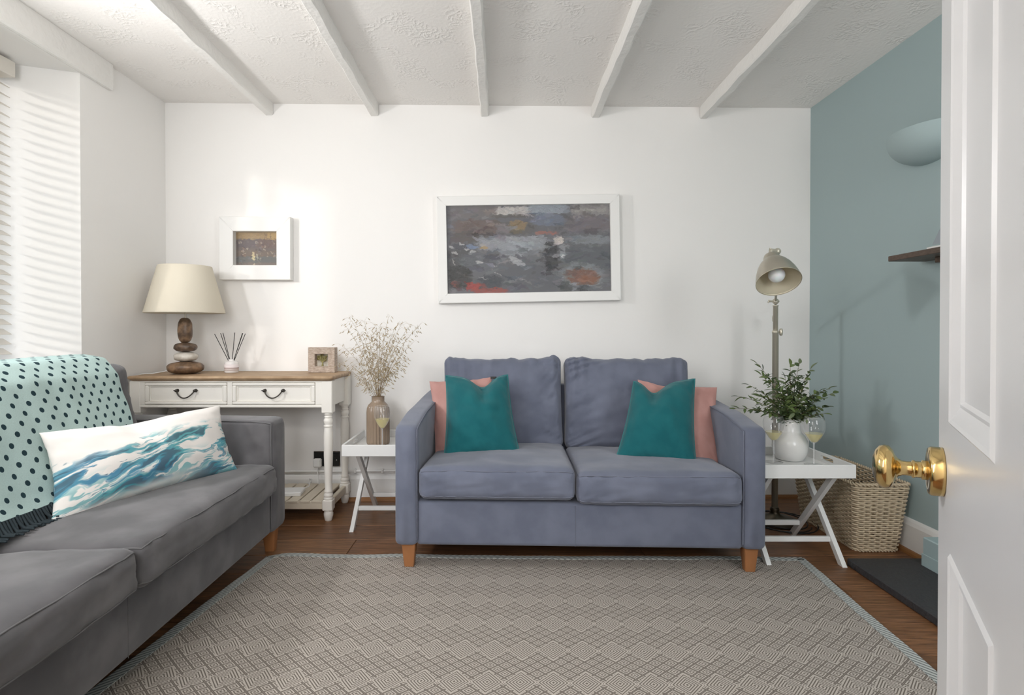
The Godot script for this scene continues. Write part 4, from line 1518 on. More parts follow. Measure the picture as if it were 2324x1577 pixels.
func harbour_painting() -> ImageTexture:
	var k := Canvas.new(640, 340, c8(104, 104, 108), noise(201, 1.0, 3))
	var D := func(x0, x1, y0, y1, c, al = 0.9, boxy = 0.7, ang = 0.0):
		k.dab((x0 + x1) / 2, (y0 + y1) / 2, (x1 - x0) / 2, (y1 - y0) / 2, ang, c, al, boxy)
	D.call(0.0, 0.34, -0.03, 0.16, c8(118, 113, 112))
	D.call(0.28, 0.52, 0.01, 0.12, c8(206, 200, 194))
	D.call(0.48, 0.76, -0.02, 0.11, c8(158, 167, 176))
	D.call(0.74, 1.02, -0.02, 0.14, c8(152, 148, 145))
	D.call(0.26, 0.50, 0.10, 0.145, c8(96, 92, 88))
	D.call(0.50, 0.60, 0.09, 0.11, c8(92, 102, 120))
	D.call(0.03, 0.34, 0.15, 0.33, c8(110, 95, 90), 0.95)
	D.call(0.30, 0.56, 0.18, 0.34, c8(100, 97, 94))
	D.call(0.38, 0.49, 0.17, 0.29, c8(146, 124, 92), 0.9)
	D.call(0.49, 0.74, 0.10, 0.25, c8(114, 122, 138), 0.85, 0.2)
	D.call(0.72, 1.02, 0.12, 0.32, c8(118, 110, 114))
	D.call(0.76, 1.0, 0.05, 0.09, c8(176, 172, 166), 0.6)
	D.call(0.75, 0.82, 0.02, 0.06, c8(82, 80, 80), 0.7)
	D.call(0.77, 0.82, 0.13, 0.17, c8(182, 176, 164), 0.5)
	D.call(0.02, 0.20, 0.30, 0.42, c8(92, 86, 82))
	D.call(0.12, 0.36, 0.31, 0.345, c8(62, 56, 54), 0.7)
	D.call(0.54, 0.68, 0.295, 0.345, c8(172, 108, 94), 0.75)
	D.call(0.83, 0.96, 0.27, 0.35, c8(82, 78, 80), 0.7)
	D.call(0.16, 0.64, 0.345, 0.52, c8(158, 162, 166), 0.9)
	D.call(0.30, 0.60, 0.42, 0.58, c8(148, 152, 158), 0.7)
	D.call(0.30, 0.37, 0.20, 0.42, c8(126, 122, 128), 0.6)
	D.call(0.70, 1.02, 0.35, 0.46, c8(140, 146, 150), 0.85)
	D.call(0.70, 1.02, 0.46, 0.78, c8(94, 98, 102), 0.95)
	D.call(0.42, 0.62, 0.50, 0.68, c8(114, 116, 120), 0.8)
	D.call(0.28, 0.70, 0.66, 1.02, c8(96, 98, 102), 0.8)
	D.call(-0.02, 0.20, 0.48, 0.72, c8(78, 78, 78), 0.8)
	D.call(0.0, 0.16, 0.66, 0.95, c8(52, 52, 50), 0.9)
	D.call(0.06, 0.33, 0.54, 0.76, c8(104, 107, 112), 0.95, 0.0, 0.18)
	D.call(0.22, 0.33, 0.55, 0.62, c8(66, 70, 78), 0.7)
	D.call(0.02, 0.17, 0.42, 0.50, c8(64, 66, 74), 0.6)
	for s in [[0.03, 0.47], [0.09, 0.44], [0.12, 0.49], [0.05, 0.53], [0.20, 0.64], [0.16, 0.52]]:
		k.dab(s[0], s[1], 0.022, 0.014, 0.2, c8(202, 200, 198), 0.8)
	k.dab(0.225, 0.475, 0.03, 0.022, 0.0, c8(176, 138, 80), 0.8)
	k.dab(0.145, 0.46, 0.035, 0.03, 0.4, c8(128, 146, 176), 0.7)
	D.call(0.16, 0.35, 0.78, 0.97, c8(72, 75, 80), 0.95, 0.1, -0.1)
	D.call(0.11, 0.20, 0.86, 0.96, c8(178, 70, 62), 0.85)
	D.call(0.17, 0.38, 0.93, 1.0, c8(158, 76, 66), 0.85)
	D.call(0.02, 0.08, 0.84, 0.92, c8(160, 80, 70), 0.6, 0.2, 0.5)
	D.call(0.36, 0.49, 0.60, 0.68, c8(178, 179, 182), 0.9, 0.2, 0.55)
	D.call(0.35, 0.47, 0.55, 0.575, c8(160, 164, 168), 0.8)
	D.call(0.595, 0.68, 0.40, 0.80, c8(50, 50, 52), 0.95)
	D.call(0.60, 0.67, 0.55, 0.59, c8(104, 106, 110), 0.8)
	D.call(0.645, 0.715, 0.355, 0.45, c8(214, 204, 196), 0.95, 0.4, 0.2)
	D.call(0.685, 0.722, 0.45, 0.66, c8(146, 150, 154), 0.9)
	D.call(0.688, 0.718, 0.56, 0.60, c8(214, 214, 214), 0.9)
	D.call(0.68, 0.97, 0.64, 0.98, c8(140, 145, 146), 0.9, 0.1, 0.12)
	D.call(0.705, 0.935, 0.72, 0.92, c8(122, 84, 70), 0.97, 0.1, 0.12)
	D.call(0.80, 0.93, 0.80, 0.90, c8(146, 100, 74), 0.6, 0.1, 0.1)
	D.call(0.76, 0.82, 0.70, 0.74, c8(78, 80, 82), 0.9)
	D.call(0.79, 0.88, 0.92, 0.99, c8(58, 60, 62), 0.9)
	D.call(0.84, 0.94, 0.94, 0.97, c8(148, 150, 150), 0.7, 0.7, -0.12)
	D.call(0.68, 0.76, 0.86, 1.02, c8(62, 66, 64), 0.7, 0.2, 0.6)
	for s in [[0.31, 0.78, 0.5], [0.28, 0.68, 0.1], [0.44, 0.83, 0.6], [0.04, 0.64, 1.2], [0.22, 0.82, 0.2], [0.88, 0.07, 0.0]]:
		k.dab(s[0], s[1], 0.030, 0.006, s[2], c8(206, 202, 196), 0.7)
	rng.seed = 2
	k.work_over(420, rng, 0.5)
	return k.texture()

func small_painting() -> ImageTexture:
	var k := Canvas.new(256, 200, c8(112, 102, 98), noise(211, 1.0, 3))
	k.dab(0.45, 0.08, 0.6, 0.16, 0.0, c8(176, 148, 104), 0.95, 0.8)
	k.dab(0.85, 0.10, 0.18, 0.14, 0.0, c8(184, 156, 108), 0.8, 0.5)
	k.dab(0.3, 0.33, 0.45, 0.14, 0.0, c8(104, 96, 98), 0.9, 0.6)
	k.dab(0.75, 0.34, 0.3, 0.15, 0.0, c8(116, 98, 92), 0.9, 0.6)
	k.dab(0.5, 0.62, 0.6, 0.10, 0.0, c8(120, 106, 94), 0.8, 0.7)
	k.dab(0.5, 0.80, 0.6, 0.10, 0.0, c8(104, 108, 106), 0.9, 0.8)
	k.dab(0.5, 0.96, 0.6, 0.08, 0.0, c8(122, 112, 104), 0.9, 0.8)
	rng.seed = 4
	for i in 46:
		var c: Color = [c8(180, 168, 150), c8(92, 80, 82), c8(140, 112, 96), c8(128, 124, 132), c8(200, 190, 168)][rng.randi() % 5]
		k.dab(rng.randf(), rng.randf_range(0.25, 0.78), rng.randf_range(0.01, 0.035), rng.randf_range(0.015, 0.045), rng.randf_range(-0.5, 0.5) + PI / 2, c, 0.6, 0.4)
	for x in [0.66, 0.70, 0.80]:
		k.dab(x, 0.22, 0.008, 0.22, 0.0, c8(110, 92, 82), 0.8, 0.8)
	k.dab(0.40, 0.70, 0.035, 0.15, -0.15, c8(220, 204, 158), 0.95, 0.2)
	k.dab(0.49, 0.72, 0.02, 0.11, -0.2, c8(192, 188, 166), 0.8, 0.2)
	k.dab(0.42, 0.94, 0.02, 0.06, 0.0, c8(206, 192, 160), 0.8, 0.3)
	k.work_over(120, rng, 0.9)
	return k.texture()

func build_pictures() -> void:
	var frame := func(o, w, h, ow, oh, ox, oy, dep, lip, t, bev):
		# four mitred sides round the opening, the painting sunk behind them
		var X0: float = -w / 2; var X1: float = w / 2; var Y0: float = -h / 2; var Y1: float = h / 2
		var x0: float = ox - ow / 2; var x1: float = ox + ow / 2; var y0: float = oy - oh / 2; var y1: float = oy + oh / 2
		for s in 4:
			var m := MB.new()
			var P: Array = [[Vector2(X0, Y1), Vector2(X1, Y1), Vector2(x1, y1), Vector2(x0, y1)], [Vector2(X1, Y1), Vector2(X1, Y0), Vector2(x1, y0), Vector2(x1, y1)], [Vector2(X1, Y0), Vector2(X0, Y0), Vector2(x0, y0), Vector2(x1, y0)], [Vector2(X0, Y0), Vector2(X0, Y1), Vector2(x0, y1), Vector2(x0, y0)]][s]
			m.xf = Transform3D(Basis(V(1, 0, 0), V(0, 0, 1), V(0, 1, 0)), Vector3.ZERO)
			var loops := []
			var cen: Vector2 = (P[0] + P[1] + P[2] + P[3]) / 4
			for e in [[0.0, 0.0], [dep - bev, 0.0], [dep, bev]]:
				var lp := PackedVector3Array()
				for i in 4:
					var q: Vector2 = P[i]
					var out := Vector2.ZERO
					var edge: Vector2 = (P[1] - P[0]).normalized()
					var inw := Vector2(edge.y, -edge.x)
					if inw.dot(cen - P[0]) < 0: inw = -inw
					q += inw * (e[1] if i < 2 else -e[1] * 0.5)
					lp.append(V(q.x, e[0], q.y))
				loops.append(lp)
			m.loft(loops, -1)
			part("frame_side", m, M.frame_white, o)
		var pm := mat(Color.WHITE, 0.55)
		pm.albedo_texture = t
		var c := MB.new()
		c.grid(1, 1, func(u, v): return V(lerpf(x0 - 0.003, x1 + 0.003, u), lerpf(y1 + 0.003, y0 - 0.003, v), lip), Vector2.ONE, 0)
		c.grid(1, 1, func(u, v): return V(lerpf(x0 - 0.003, x1 + 0.003, u), lerpf(y1 + 0.003, y0 - 0.003, v), lip - 0.004), Vector2.ONE, 1, true)
		for e in [0.0, 1.0]:
			c.grid(1, 1, func(u, v): return V(lerpf(x0 - 0.003, x1 + 0.003, e), lerpf(y1 + 0.003, y0 - 0.003, v), lip - 0.004 * u), Vector2(0.01, 1), 2, e == 0.0)
		part("canvas", c, pm, o, "oil painting")
	var big := thing("harbour_painting", "wide white framed abstract oil painting of boats in grey harbour", "picture", V(0.161, 1.480, zb(0.161) + 0.001), 0.0)
	big.rotation = V(0, atan(BACK), 0.019)
	frame.call(big, 1.072, 0.624, 0.960, 0.512, 0.0, 0.0, 0.050, 0.030, harbour_painting(), 0.003)
	var sm := thing("boat_painting", "small square white frame around a dark brown boat painting", "picture", V(-1.427, 1.476, zb(-1.427) + 0.001), atan(BACK))
	frame.call(sm, 0.408, 0.364, 0.249, 0.196, 0.0, 0.0, 0.055, 0.012, small_painting(), 0.002)

# ---------------------------------------------------------------- things on the console
func stone(a: Vector3, e: float, sd: int) -> MB:
	var n := noise(sd, 1.0, 2)
	var m := MB.new()
	m.subcube(14, func(q):
		var d: Vector3 = warp_u(q).normalized()
		var p := V(signf(d.x) * pow(absf(d.x), e), signf(d.y) * pow(absf(d.y), e * 0.9), signf(d.z) * pow(absf(d.z), e))
		return p * a * (1.0 + 0.05 * n.get_noise_3d(d.x * 1.5, d.y * 1.5, d.z * 1.5)))
	return m

func build_console_things() -> void:
	var o := thing("pebble_lamp", "table lamp of stacked pebbles under a cream fabric shade", "lamp", V(-1.735, 0.7625, -3.145))
	var stonemat := func(c1, c2, sd):
		var m := mat(Color.WHITE, 0.4)
		m.albedo_texture = mottled(c1, c2, noise(sd, 0.014, 4))
		return tri_map(m, 5.0)
	var brown = stonemat.call(c8(80, 62, 48), c8(152, 122, 94), 221)
	var dark = stonemat.call(c8(76, 62, 52), c8(134, 110, 90), 222)
	var pale = stonemat.call(c8(200, 192, 180), c8(232, 226, 216), 223)
	var st := part("pebble", stone(V(0.091, 0.035, 0.085), 0.9, 231), brown, o, "large brown pebble")
	st.position.y = 0.034
	st = part("pebble", stone(V(0.059, 0.027, 0.056), 0.9, 232), pale, o, "pale cream pebble")
	st.position = V(0.002, 0.094, 0)
	st = part("pebble", stone(V(0.057, 0.026, 0.054), 0.9, 233), dark, o, "flat dark brown pebble")
	st.position = V(0.0, 0.146, 0)
	st = part("pebble", stone(V(0.036, 0.071, 0.034), 0.85, 234), brown, o, "tall brown pebble")
	st.position = V(-0.002, 0.238, 0)
	var m := MB.new()
	m.tube([V(0, 0.30, 0), V(0, 0.345, 0)], 0.004, 8)
	m.lathe([Vector2(0, 0.34), Vector2(0.014, 0.34), Vector2(0.014, 0.38), Vector2(0, 0.38)], 14)
	part("lamp_holder", m, M.nickel, o)
	m = MB.new()
	m.lathe([Vector2(0, 0.375), Vector2(0.012, 0.378), Vector2(0.014, 0.39), Vector2(0.026, 0.415), Vector2(0.03, 0.435), Vector2(0.024, 0.455), Vector2(0, 0.468)], 18)
	part("bulb", m, M.bulb, o)
	m = MB.new()
	m.lathe([Vector2(0.199, 0.332), Vector2(0.200, 0.336), Vector2(0.134, 0.586), Vector2(0.133, 0.590), Vector2(0.131, 0.590), Vector2(0.131, 0.586), Vector2(0.197, 0.336), Vector2(0.197, 0.332), Vector2(0.199, 0.332)], 56)
	part("lamp_shade", m, M.shade, o, "cream fabric cone shade")
	m = MB.new()
	for k in 3:
		var an := TAU * k / 3 + 0.4
		m.tube([V(cos(an) * 0.02, 0.345, sin(an) * 0.02), V(cos(an) * 0.193, 0.345, sin(an) * 0.193)], 0.0016, 5)
	part("shade_carrier", m, M.nickel, o)
	m = MB.new()
	m.tube([V(-0.085, 0.02, 0.0), V(-0.12, 0.012, 0.01), V(-0.17, 0.003, 0.03), V(-0.205, 0.004, 0.05), V(-0.217, 0.0, 0.06), V(-0.219, -0.06, 0.065), V(-0.213, -0.12, 0.09), V(-0.219, -0.16, 0.10)], 0.0026, 6)
	m.tube([V(-0.2195, -0.235, 0.106), V(-0.218, -0.30, 0.108), V(-0.215, -0.45, 0.09), V(-0.213, -0.70, 0.03), V(-0.18, -0.755, -0.1)], 0.0026, 6)
	part("cord", m, M.whitecable, o, "white lamp cord")
	m = MB.new()
	m.box(V(-0.2285, -0.237, 0.092), V(-0.2105, -0.155, 0.116), 0.006)
	part("inline_switch", m, M.whitecable, o, "white inline switch")

	# reed diffuser
	var d := thing("reed_diffuser", "white glass reed diffuser with dark reeds on the console", "diffuser", V(-1.525, 0.7625, -3.235))
	m = MB.new()
	m.lathe([Vector2(0, 0), Vector2(0.034, 0.0), Vector2(0.037, 0.003), Vector2(0.037, 0.054), Vector2(0.033, 0.062), Vector2(0.017, 0.066), Vector2(0.016, 0.066), Vector2(0.016, 0.066), Vector2(0.016, 0.076), Vector2(0.013, 0.076), Vector2(0.012, 0.06), Vector2(0, 0.06)], 28)
	var jar := mat(c8(232, 228, 226), 0.15)
	part("jar", m, jar, d)
	m = MB.new()
	m.lathe([Vector2(0.0372, 0.012), Vector2(0.0376, 0.012), Vector2(0.0376, 0.048), Vector2(0.0372, 0.048)], 28)
	part("label_band", m, mat(c8(236, 226, 226), 0.6), d)
	m = MB.new()
	m.lathe([Vector2(0.0376, 0.024), Vector2(0.0379, 0.024), Vector2(0.0379, 0.030), Vector2(0.0376, 0.030)], 28)
	part("label_stripe", m, mat(c8(186, 166, 164), 0.6), d)
	for e in [[-0.085, 0.218, 0.02], [-0.066, 0.222, -0.01], [-0.043, 0.224, 0.01], [0.026, 0.226, 0.015], [0.060, 0.222, -0.01], [0.071, 0.222, 0.02], [0.079, 0.220, 0.0]]:
		m = MB.new()
		m.tube([V(-e[0] * 0.12, 0.01, -e[2] * 0.2), V(e[0], e[1], e[2])], 0.0019, 6)
		part("reed", m, M.cable, d)

	# whitewashed block with a tree cut-out
	var b := thing("tree_block", "whitewashed wooden block frame with a green tree motif", "ornament", V(-1.012, 0.7625, -3.245), -0.06)
	for r in [[-0.0765, 0.0765, 0.0, 0.036], [-0.0765, 0.0765, 0.105, 0.143], [-0.0765, -0.038, 0.0355, 0.1055], [0.038, 0.0765, 0.0355, 0.1055]]:
		m = MB.new()
		m.box(V(r[0], r[2], -0.024), V(r[1], r[3], 0.024), 0.002)
		part("block_side", m, M.washed, b)
	m = MB.new()
	m.box(V(-0.039, 0.035, -0.02), V(0.039, 0.106, -0.014))
	part("back_panel", m, mat(c8(224, 218, 204), 0.7), b)
	var green := mat(c8(140, 132, 84), 0.5, 0.2)
	m = MB.new()
	m.tube([V(0.0, 0.036, 0.006), V(0.001, 0.052, 0.006), V(-0.001, 0.066, 0.006)], [0.007, 0.0045, 0.004], 8)
	for e in [[-0.026, 0.084], [-0.014, 0.096], [0.002, 0.098], [0.016, 0.094], [0.027, 0.082]]:
		m.tube([V(0, 0.056, 0.006), V(e[0] * 0.5, 0.070, 0.006), V(e[0], e[1], 0.006)], [0.003, 0.0024, 0.0016], 6)
	part("tree_trunk", m, green, b)
	rng.seed = 31
	m = MB.new()
	for i in 26:
		var an := rng.randf() * TAU
		var r := sqrt(rng.randf())
		m.xf = Transform3D(Basis(V(1, 0, 0), PI / 2), V(cos(an) * r * 0.030, 0.083 + sin(an) * r * 0.017, 0.004))
		m.lathe([Vector2(0, 0), Vector2(0.0062, 0), Vector2(0.0062, 0.003), Vector2(0, 0.003)], 9)
	part("tree_leaves", m, green, b).set_meta("kind", "stuff")

# ---------------------------------------------------------------- glasses, vases and plants
func wine_glass(label: String, at: Vector3, R: float, H: float, fill: float, round_bowl: float) -> void:
	var o := thing("wine_glass", label, "wine glass", at, 0.0, "wine glasses on the tray tables")
	var sh := H * 0.46
	var bowl := []
	var inner := []
	var wine := [Vector2(0, sh + 0.0035)]
	var bh := H - sh
	for i in 17:
		var t := i / 16.0
		var r := R * pow(sin(PI * clampf(0.04 + t * round_bowl, 0.0, 1.0)), 0.8)
		var y := sh + bh * t
		bowl.append(Vector2(maxf(r, 0.004), y))
		inner.append(Vector2(maxf(r - 0.0013, 0.0), y + (0.002 if i == 0 else 0.0)))
		if t <= fill: wine.append(Vector2(maxf(r - 0.0016, 0.0), y + (0.0035 if i == 0 else 0.0)))
	wine.append(wine[wine.size() - 1])
	wine.append(Vector2(0, wine[wine.size() - 1].y))
	var m := MB.new()
	m.lathe(bowl, 36)
	part("bowl", m, M.wineglass, o)
	m = MB.new()
	var rim := []
	for k in 36:
		var an := TAU * k / 36
		var rr: float = bowl[16].x
		rim.append(V(cos(an) * rr, H, sin(an) * rr))
	m.tube(rim, 0.0008, 5, true)
	part("rim", m, M.stemglass, o)
	m = MB.new()
	m.lathe([Vector2(0, 0.004), Vector2(0.004, 0.006), Vector2(0.0032, 0.02), Vector2(0.003, sh * 0.5), Vector2(0.0034, sh - 0.006), Vector2(0.0055, sh + 0.002), Vector2(0, sh + 0.002)], 16)
	part("stem", m, M.stemglass, o)
	m = MB.new()
	m.lathe([Vector2(0, 0.0), Vector2(R * 0.86, 0.0), Vector2(R * 0.86, 0.0015), Vector2(R * 0.4, 0.003), Vector2(0.006, 0.006), Vector2(0, 0.007)], 32)
	part("foot", m, M.stemglass, o)
	m = MB.new()
	m.lathe(wine, 36)
	part("wine", m, M.wine, o, "pale white wine")

func leaf_mesh(L: float, W: float, bend: float) -> ArrayMesh:
	# a real little blade: folded along the midrib, closed underneath
	var m := MB.new()
	m.begin()
	var n := 5
	var top := func(i, s):
		var t: float = i / float(n)
		var w: float = W * pow(sin(PI * clampf(0.06 + t * 0.92, 0.0, 1.0)), 0.8)
		return V(s * w, -bend * t * t + absf(s) * w * 0.25, t * L)
	for i in n:
		for s in [-1, 1]:
			m.quad(top.call(i, 0.0), top.call(i, s), top.call(i + 1, s), top.call(i + 1, 0.0), 0)
			var dn := V(0, -0.0006, 0)
			m.quad(top.call(i, 0.0) + dn, top.call(i + 1, 0.0) + dn, top.call(i + 1, s) + dn, top.call(i, s) + dn, 1)
	for t in range(m.start, m.v.size(), 3):
		var nn := (m.v[t + 1] - m.v[t]).cross(m.v[t + 2] - m.v[t])
		var isup := m.sg[t / 3] == m.group
		if (nn.y > 0.0) == isup:
			var q := m.v[t + 1]; m.v[t + 1] = m.v[t + 2]; m.v[t + 2] = q
	return m.mesh()

func build_tray_things() -> void:
	# ribbed taupe glass vase on the far table
	var at := V(-0.665, 0.390, -3.085)
	var o := thing("ribbed_vase", "ribbed taupe glass vase standing on the white tray", "vase", at)
	var m := MB.new()
	m.begin()
	var prof := [[0.0, 0.054], [0.004, 0.058], [0.015, 0.0595], [0.17, 0.0595], [0.195, 0.057], [0.212, 0.050], [0.222, 0.040], [0.228, 0.034], [0.252, 0.034], [0.2555, 0.036]]
	m.grid(144, 9, func(u, v):
		var k: Array = prof[int(round(v * 9.0))]
		var rib: float = 1.0 + 0.038 * cos(u * TAU * 24.0) * ss(0.226, 0.19, k[0])
		return V(cos(u * TAU) * k[1] * rib, k[0], sin(u * TAU) * k[1] * rib), Vector2.ONE, 0, false, true)
	m.grid(36, 3, func(u, v):
		var k: Array = [[0.2555, 0.036], [0.252, 0.031], [0.20, 0.031], [0.19, 0.0]][int(round(v * 3.0))]
		return V(cos(u * TAU) * k[1], k[0], sin(u * TAU) * k[1]), Vector2.ONE, 1, false, true)
	m.finish()
	var vm := mat(c8(150, 132, 114), 0.18)
	part("body", m, vm, o)

	# dried grass
	var gr := thing("dried_grass", "bunch of pale dried oat grass standing in the ribbed vase", "dried grass", at + V(0, 0.24, 0))
	var gm := mat(c8(150, 128, 96), 0.8)
	var gm2 := mat(c8(178, 160, 128), 0.8)
	rng.seed = 111
	var tips := [[-0.175, 0.40, 0.02], [-0.14, 0.44, 0.05], [-0.10, 0.36, -0.04], [-0.06, 0.42, 0.06], [-0.02, 0.38, -0.05], [0.02, 0.40, 0.03], [0.06, 0.455, 0.0], [0.10, 0.38, 0.06], [0.13, 0.42, -0.02], [0.18, 0.40, 0.03], [0.235, 0.41, 0.01], [0.20, 0.31, 0.05], [-0.17, 0.28, 0.04], [0.11, 0.28, 0.08], [-0.08, 0.27, 0.08], [0.03, 0.30, 0.10], [-0.20, 0.20, 0.05], [0.17, 0.22, 0.06], [-0.12, 0.19, 0.10], [0.09, 0.18, 0.10]]
	for t in tips:
		var tip := V(t[0], t[1], t[2])
		var pts := []
		for i in 9:
			var u := i / 8.0
			pts.append(V(tip.x * pow(u, 1.5), tip.y * (1.15 * u - 0.15 * u * u * u), tip.z * pow(u, 1.4)) + V(rng.randf_range(-0.002, 0.002), -0.04 * (1.0 - u), 0))
		var s := MB.new()
		s.tube(pts, [0.0014, 0.0014, 0.0013, 0.0012, 0.0011, 0.001, 0.0008, 0.0006, 0.0004], 4)
		var sp := part("stem", s, gm, gr)
		# hanging spikelets on hair-thin stalks
		var k := MB.new()
		for i in 46:
			var u := rng.randf_range(0.30, 1.0)
			var j := int(u * 8.0)
			var p: Vector3 = pts[j].lerp(pts[mini(j + 1, 8)], u * 8.0 - j)
			var an := rng.randf() * TAU
			var out: Vector3 = V(cos(an), 0, sin(an) * 0.7) * rng.randf_range(0.012, 0.055)
			var q: Vector3 = p + out + V(0, rng.randf_range(-0.015, 0.02), 0)
			k.tube([p, p.lerp(q, 0.6) + V(0, 0.010, 0), q], 0.0003, 3)
			var dn := (V(out.x * 0.9, -0.020, out.z * 0.9)).normalized() * rng.randf_range(0.013, 0.022)
			k.tube([q, q + dn * 0.35, q + dn * 0.7, q + dn], [0.0005, 0.0021, 0.0016, 0.0002], 4)
		part("spikelets", k, gm2, sp).set_meta("kind", "stuff")

	wine_glass("slim glass of white wine in front of the ribbed vase", V(-0.622, 0.390, -2.985), 0.043, 0.215, 0.46, 0.66)
	wine_glass("glass of white wine between the blue sofa and the white vase", V(1.262, 0.390, -2.65), 0.047, 0.215, 0.42, 0.68)
	wine_glass("glass of white wine nearest the brass door knob", V(1.418, 0.390, -2.595), 0.047, 0.217, 0.40, 0.68)

	# white vase with greenery
	var va := V(1.365, 0.390, -2.705)
	var w := thing("white_vase", "rounded white ceramic vase on the white tray", "vase", va)
	m = MB.new()
	m.lathe([Vector2(0, 0), Vector2(0.050, 0), Vector2(0.060, 0.005), Vector2(0.074, 0.032), Vector2(0.079, 0.063), Vector2(0.076, 0.09), Vector2(0.064, 0.115), Vector2(0.050, 0.129), Vector2(0.0445, 0.142), Vector2(0.043, 0.17), Vector2(0.0445, 0.199), Vector2(0.041, 0.200), Vector2(0.037, 0.18), Vector2(0.037, 0.15), Vector2(0.0, 0.14)], 44)
	part("body", m, mat(c8(236, 235, 232), 0.2), w)
	var eu := thing("greenery_bunch", "loose bunch of leafy eucalyptus stems in the white vase", "foliage", va + V(0, 0.185, 0))
	rng.seed = 222
	var lm := [leaf_mesh(0.026, 0.0052, 0.006), leaf_mesh(0.021, 0.0080, 0.004), leaf_mesh(0.030, 0.0060, 0.010), leaf_mesh(0.017, 0.0045, 0.003)]
	var greens := [mat(c8(80, 98, 54), 0.5), mat(c8(102, 120, 66), 0.5), mat(c8(64, 82, 48), 0.5), mat(c8(106, 118, 86), 0.55)]
	for g in greens:
		g.backlight_enabled = true
		g.backlight = Color(0.12, 0.16, 0.06)
	var sm := mat(c8(104, 84, 58), 0.7)
	# tips of the branches, relative to the mouth of the vase
	var br := [[-0.29, 0.065, 0.06, 0], [-0.27, 0.12, 0.02, 0], [-0.20, 0.17, 0.0, 0], [-0.175, 0.275, 0.03, 0], [-0.13, 0.22, -0.03, 0], [-0.10, 0.16, 0.09, 0], [-0.16, 0.05, 0.10, 0], [-0.05, 0.21, 0.05, 2], [-0.08, 0.08, 0.12, 0], [0.0, 0.27, 0.0, 1], [0.03, 0.18, 0.08, 1], [0.055, 0.275, -0.02, 1], [0.085, 0.255, 0.03, 1], [0.0, 0.13, 0.12, 2], [0.11, 0.15, 0.06, 1], [0.16, 0.16, 0.05, 1], [0.20, 0.135, 0.02, 1], [0.13, 0.08, 0.10, 1], [0.06, 0.08, 0.13, 0], [-0.12, 0.11, -0.06, 0], [0.07, 0.15, -0.06, 1], [-0.04, 0.06, 0.13, 2], [0.10, 0.05, 0.12, 1], [-0.03, 0.17, -0.05, 0]]
	for t in br:
		var tip := V(t[0], t[1], t[2])
		var kind: int = t[3]
		var pts := []
		var nseg := 8
		for i in nseg + 1:
			var u := i / float(nseg)
			var arch := 0.35 * tip.length() * u * (1.0 - u)
			pts.append(V(tip.x * pow(u, 1.25), -0.03 * (1.0 - u) + tip.y * u + arch * 0.9, tip.z * pow(u, 1.2)))
		var s := MB.new()
		s.tube(pts, [0.0018, 0.0018, 0.0016, 0.0014, 0.0013, 0.0011, 0.0009, 0.0007, 0.0005], 5)
		var sp := part("stem", s, sm, eu)
		var count := 12
		for i in count:
			var u := lerpf(0.34, 1.0, (i + rng.randf() * 0.6) / count)
			u = minf(u, 1.0)
			var j := mini(int(u * nseg), nseg - 1)
			var p: Vector3 = pts[j].lerp(pts[j + 1], u * nseg - j)
			var dir: Vector3 = (pts[j + 1] - pts[j]).normalized()
			var side := dir.cross(V(rng.randf_range(-1, 1), 1.0, rng.randf_range(-1, 1))).normalized() * (1.0 if i % 2 == 0 else -1.0)
			var fw := (dir * rng.randf_range(0.5, 1.1) + side + V(0, rng.randf_range(-0.25, 0.4), 0)).normalized()
			if i == count - 1: fw = dir
			var up := V(rng.randf_range(-0.5, 0.5), 1.0, rng.randf_range(-0.2, 0.9)).normalized()
			var xx := up.cross(fw).normalized()
			var sc := rng.randf_range(1.0, 1.5)
			var L := part("leaf", lm[(1 if kind == 1 else (0 if kind == 0 else 2)) if rng.randf() < 0.7 else rng.randi() % 4], greens[rng.randi() % 4 if kind != 0 else [0, 2, 0, 1][rng.randi() % 4]], sp)
			L.transform = Transform3D(Basis(xx, fw.cross(xx), fw).scaled_local(Vector3.ONE * sc), p)
		# the crowded small leaves nearer the vase
		var inner := MB.new()
		for i in 34:
			var u := rng.randf_range(0.12, 0.75)
			var j := mini(int(u * nseg), nseg - 1)
			var p: Vector3 = pts[j].lerp(pts[j + 1], u * nseg - j)
			var fw := V(rng.randf_range(-1, 1), rng.randf_range(-0.4, 0.7), rng.randf_range(-0.6, 1)).normalized()
			var L := rng.randf_range(0.018, 0.034); var W := L * rng.randf_range(0.16, 0.26)
			var sd := fw.cross(V(rng.randf_range(-0.4, 0.4), 1, rng.randf_range(-0.4, 0.4))).normalized() * W
			var up := sd.cross(fw).normalized() * 0.0007
			p += fw * 0.008
			var a := p; var b := p + fw * L * 0.45 + sd; var c := p + fw * L; var d := p + fw * L * 0.45 - sd
			inner.loft([PackedVector3Array([a - up, b - up, c - up, d - up]), PackedVector3Array([a + up, b + up, c + up, d + up])], -1)
		part("small_leaves", inner, greens[(eu.get_child_count() * 2) % 3], sp).set_meta("kind", "stuff")

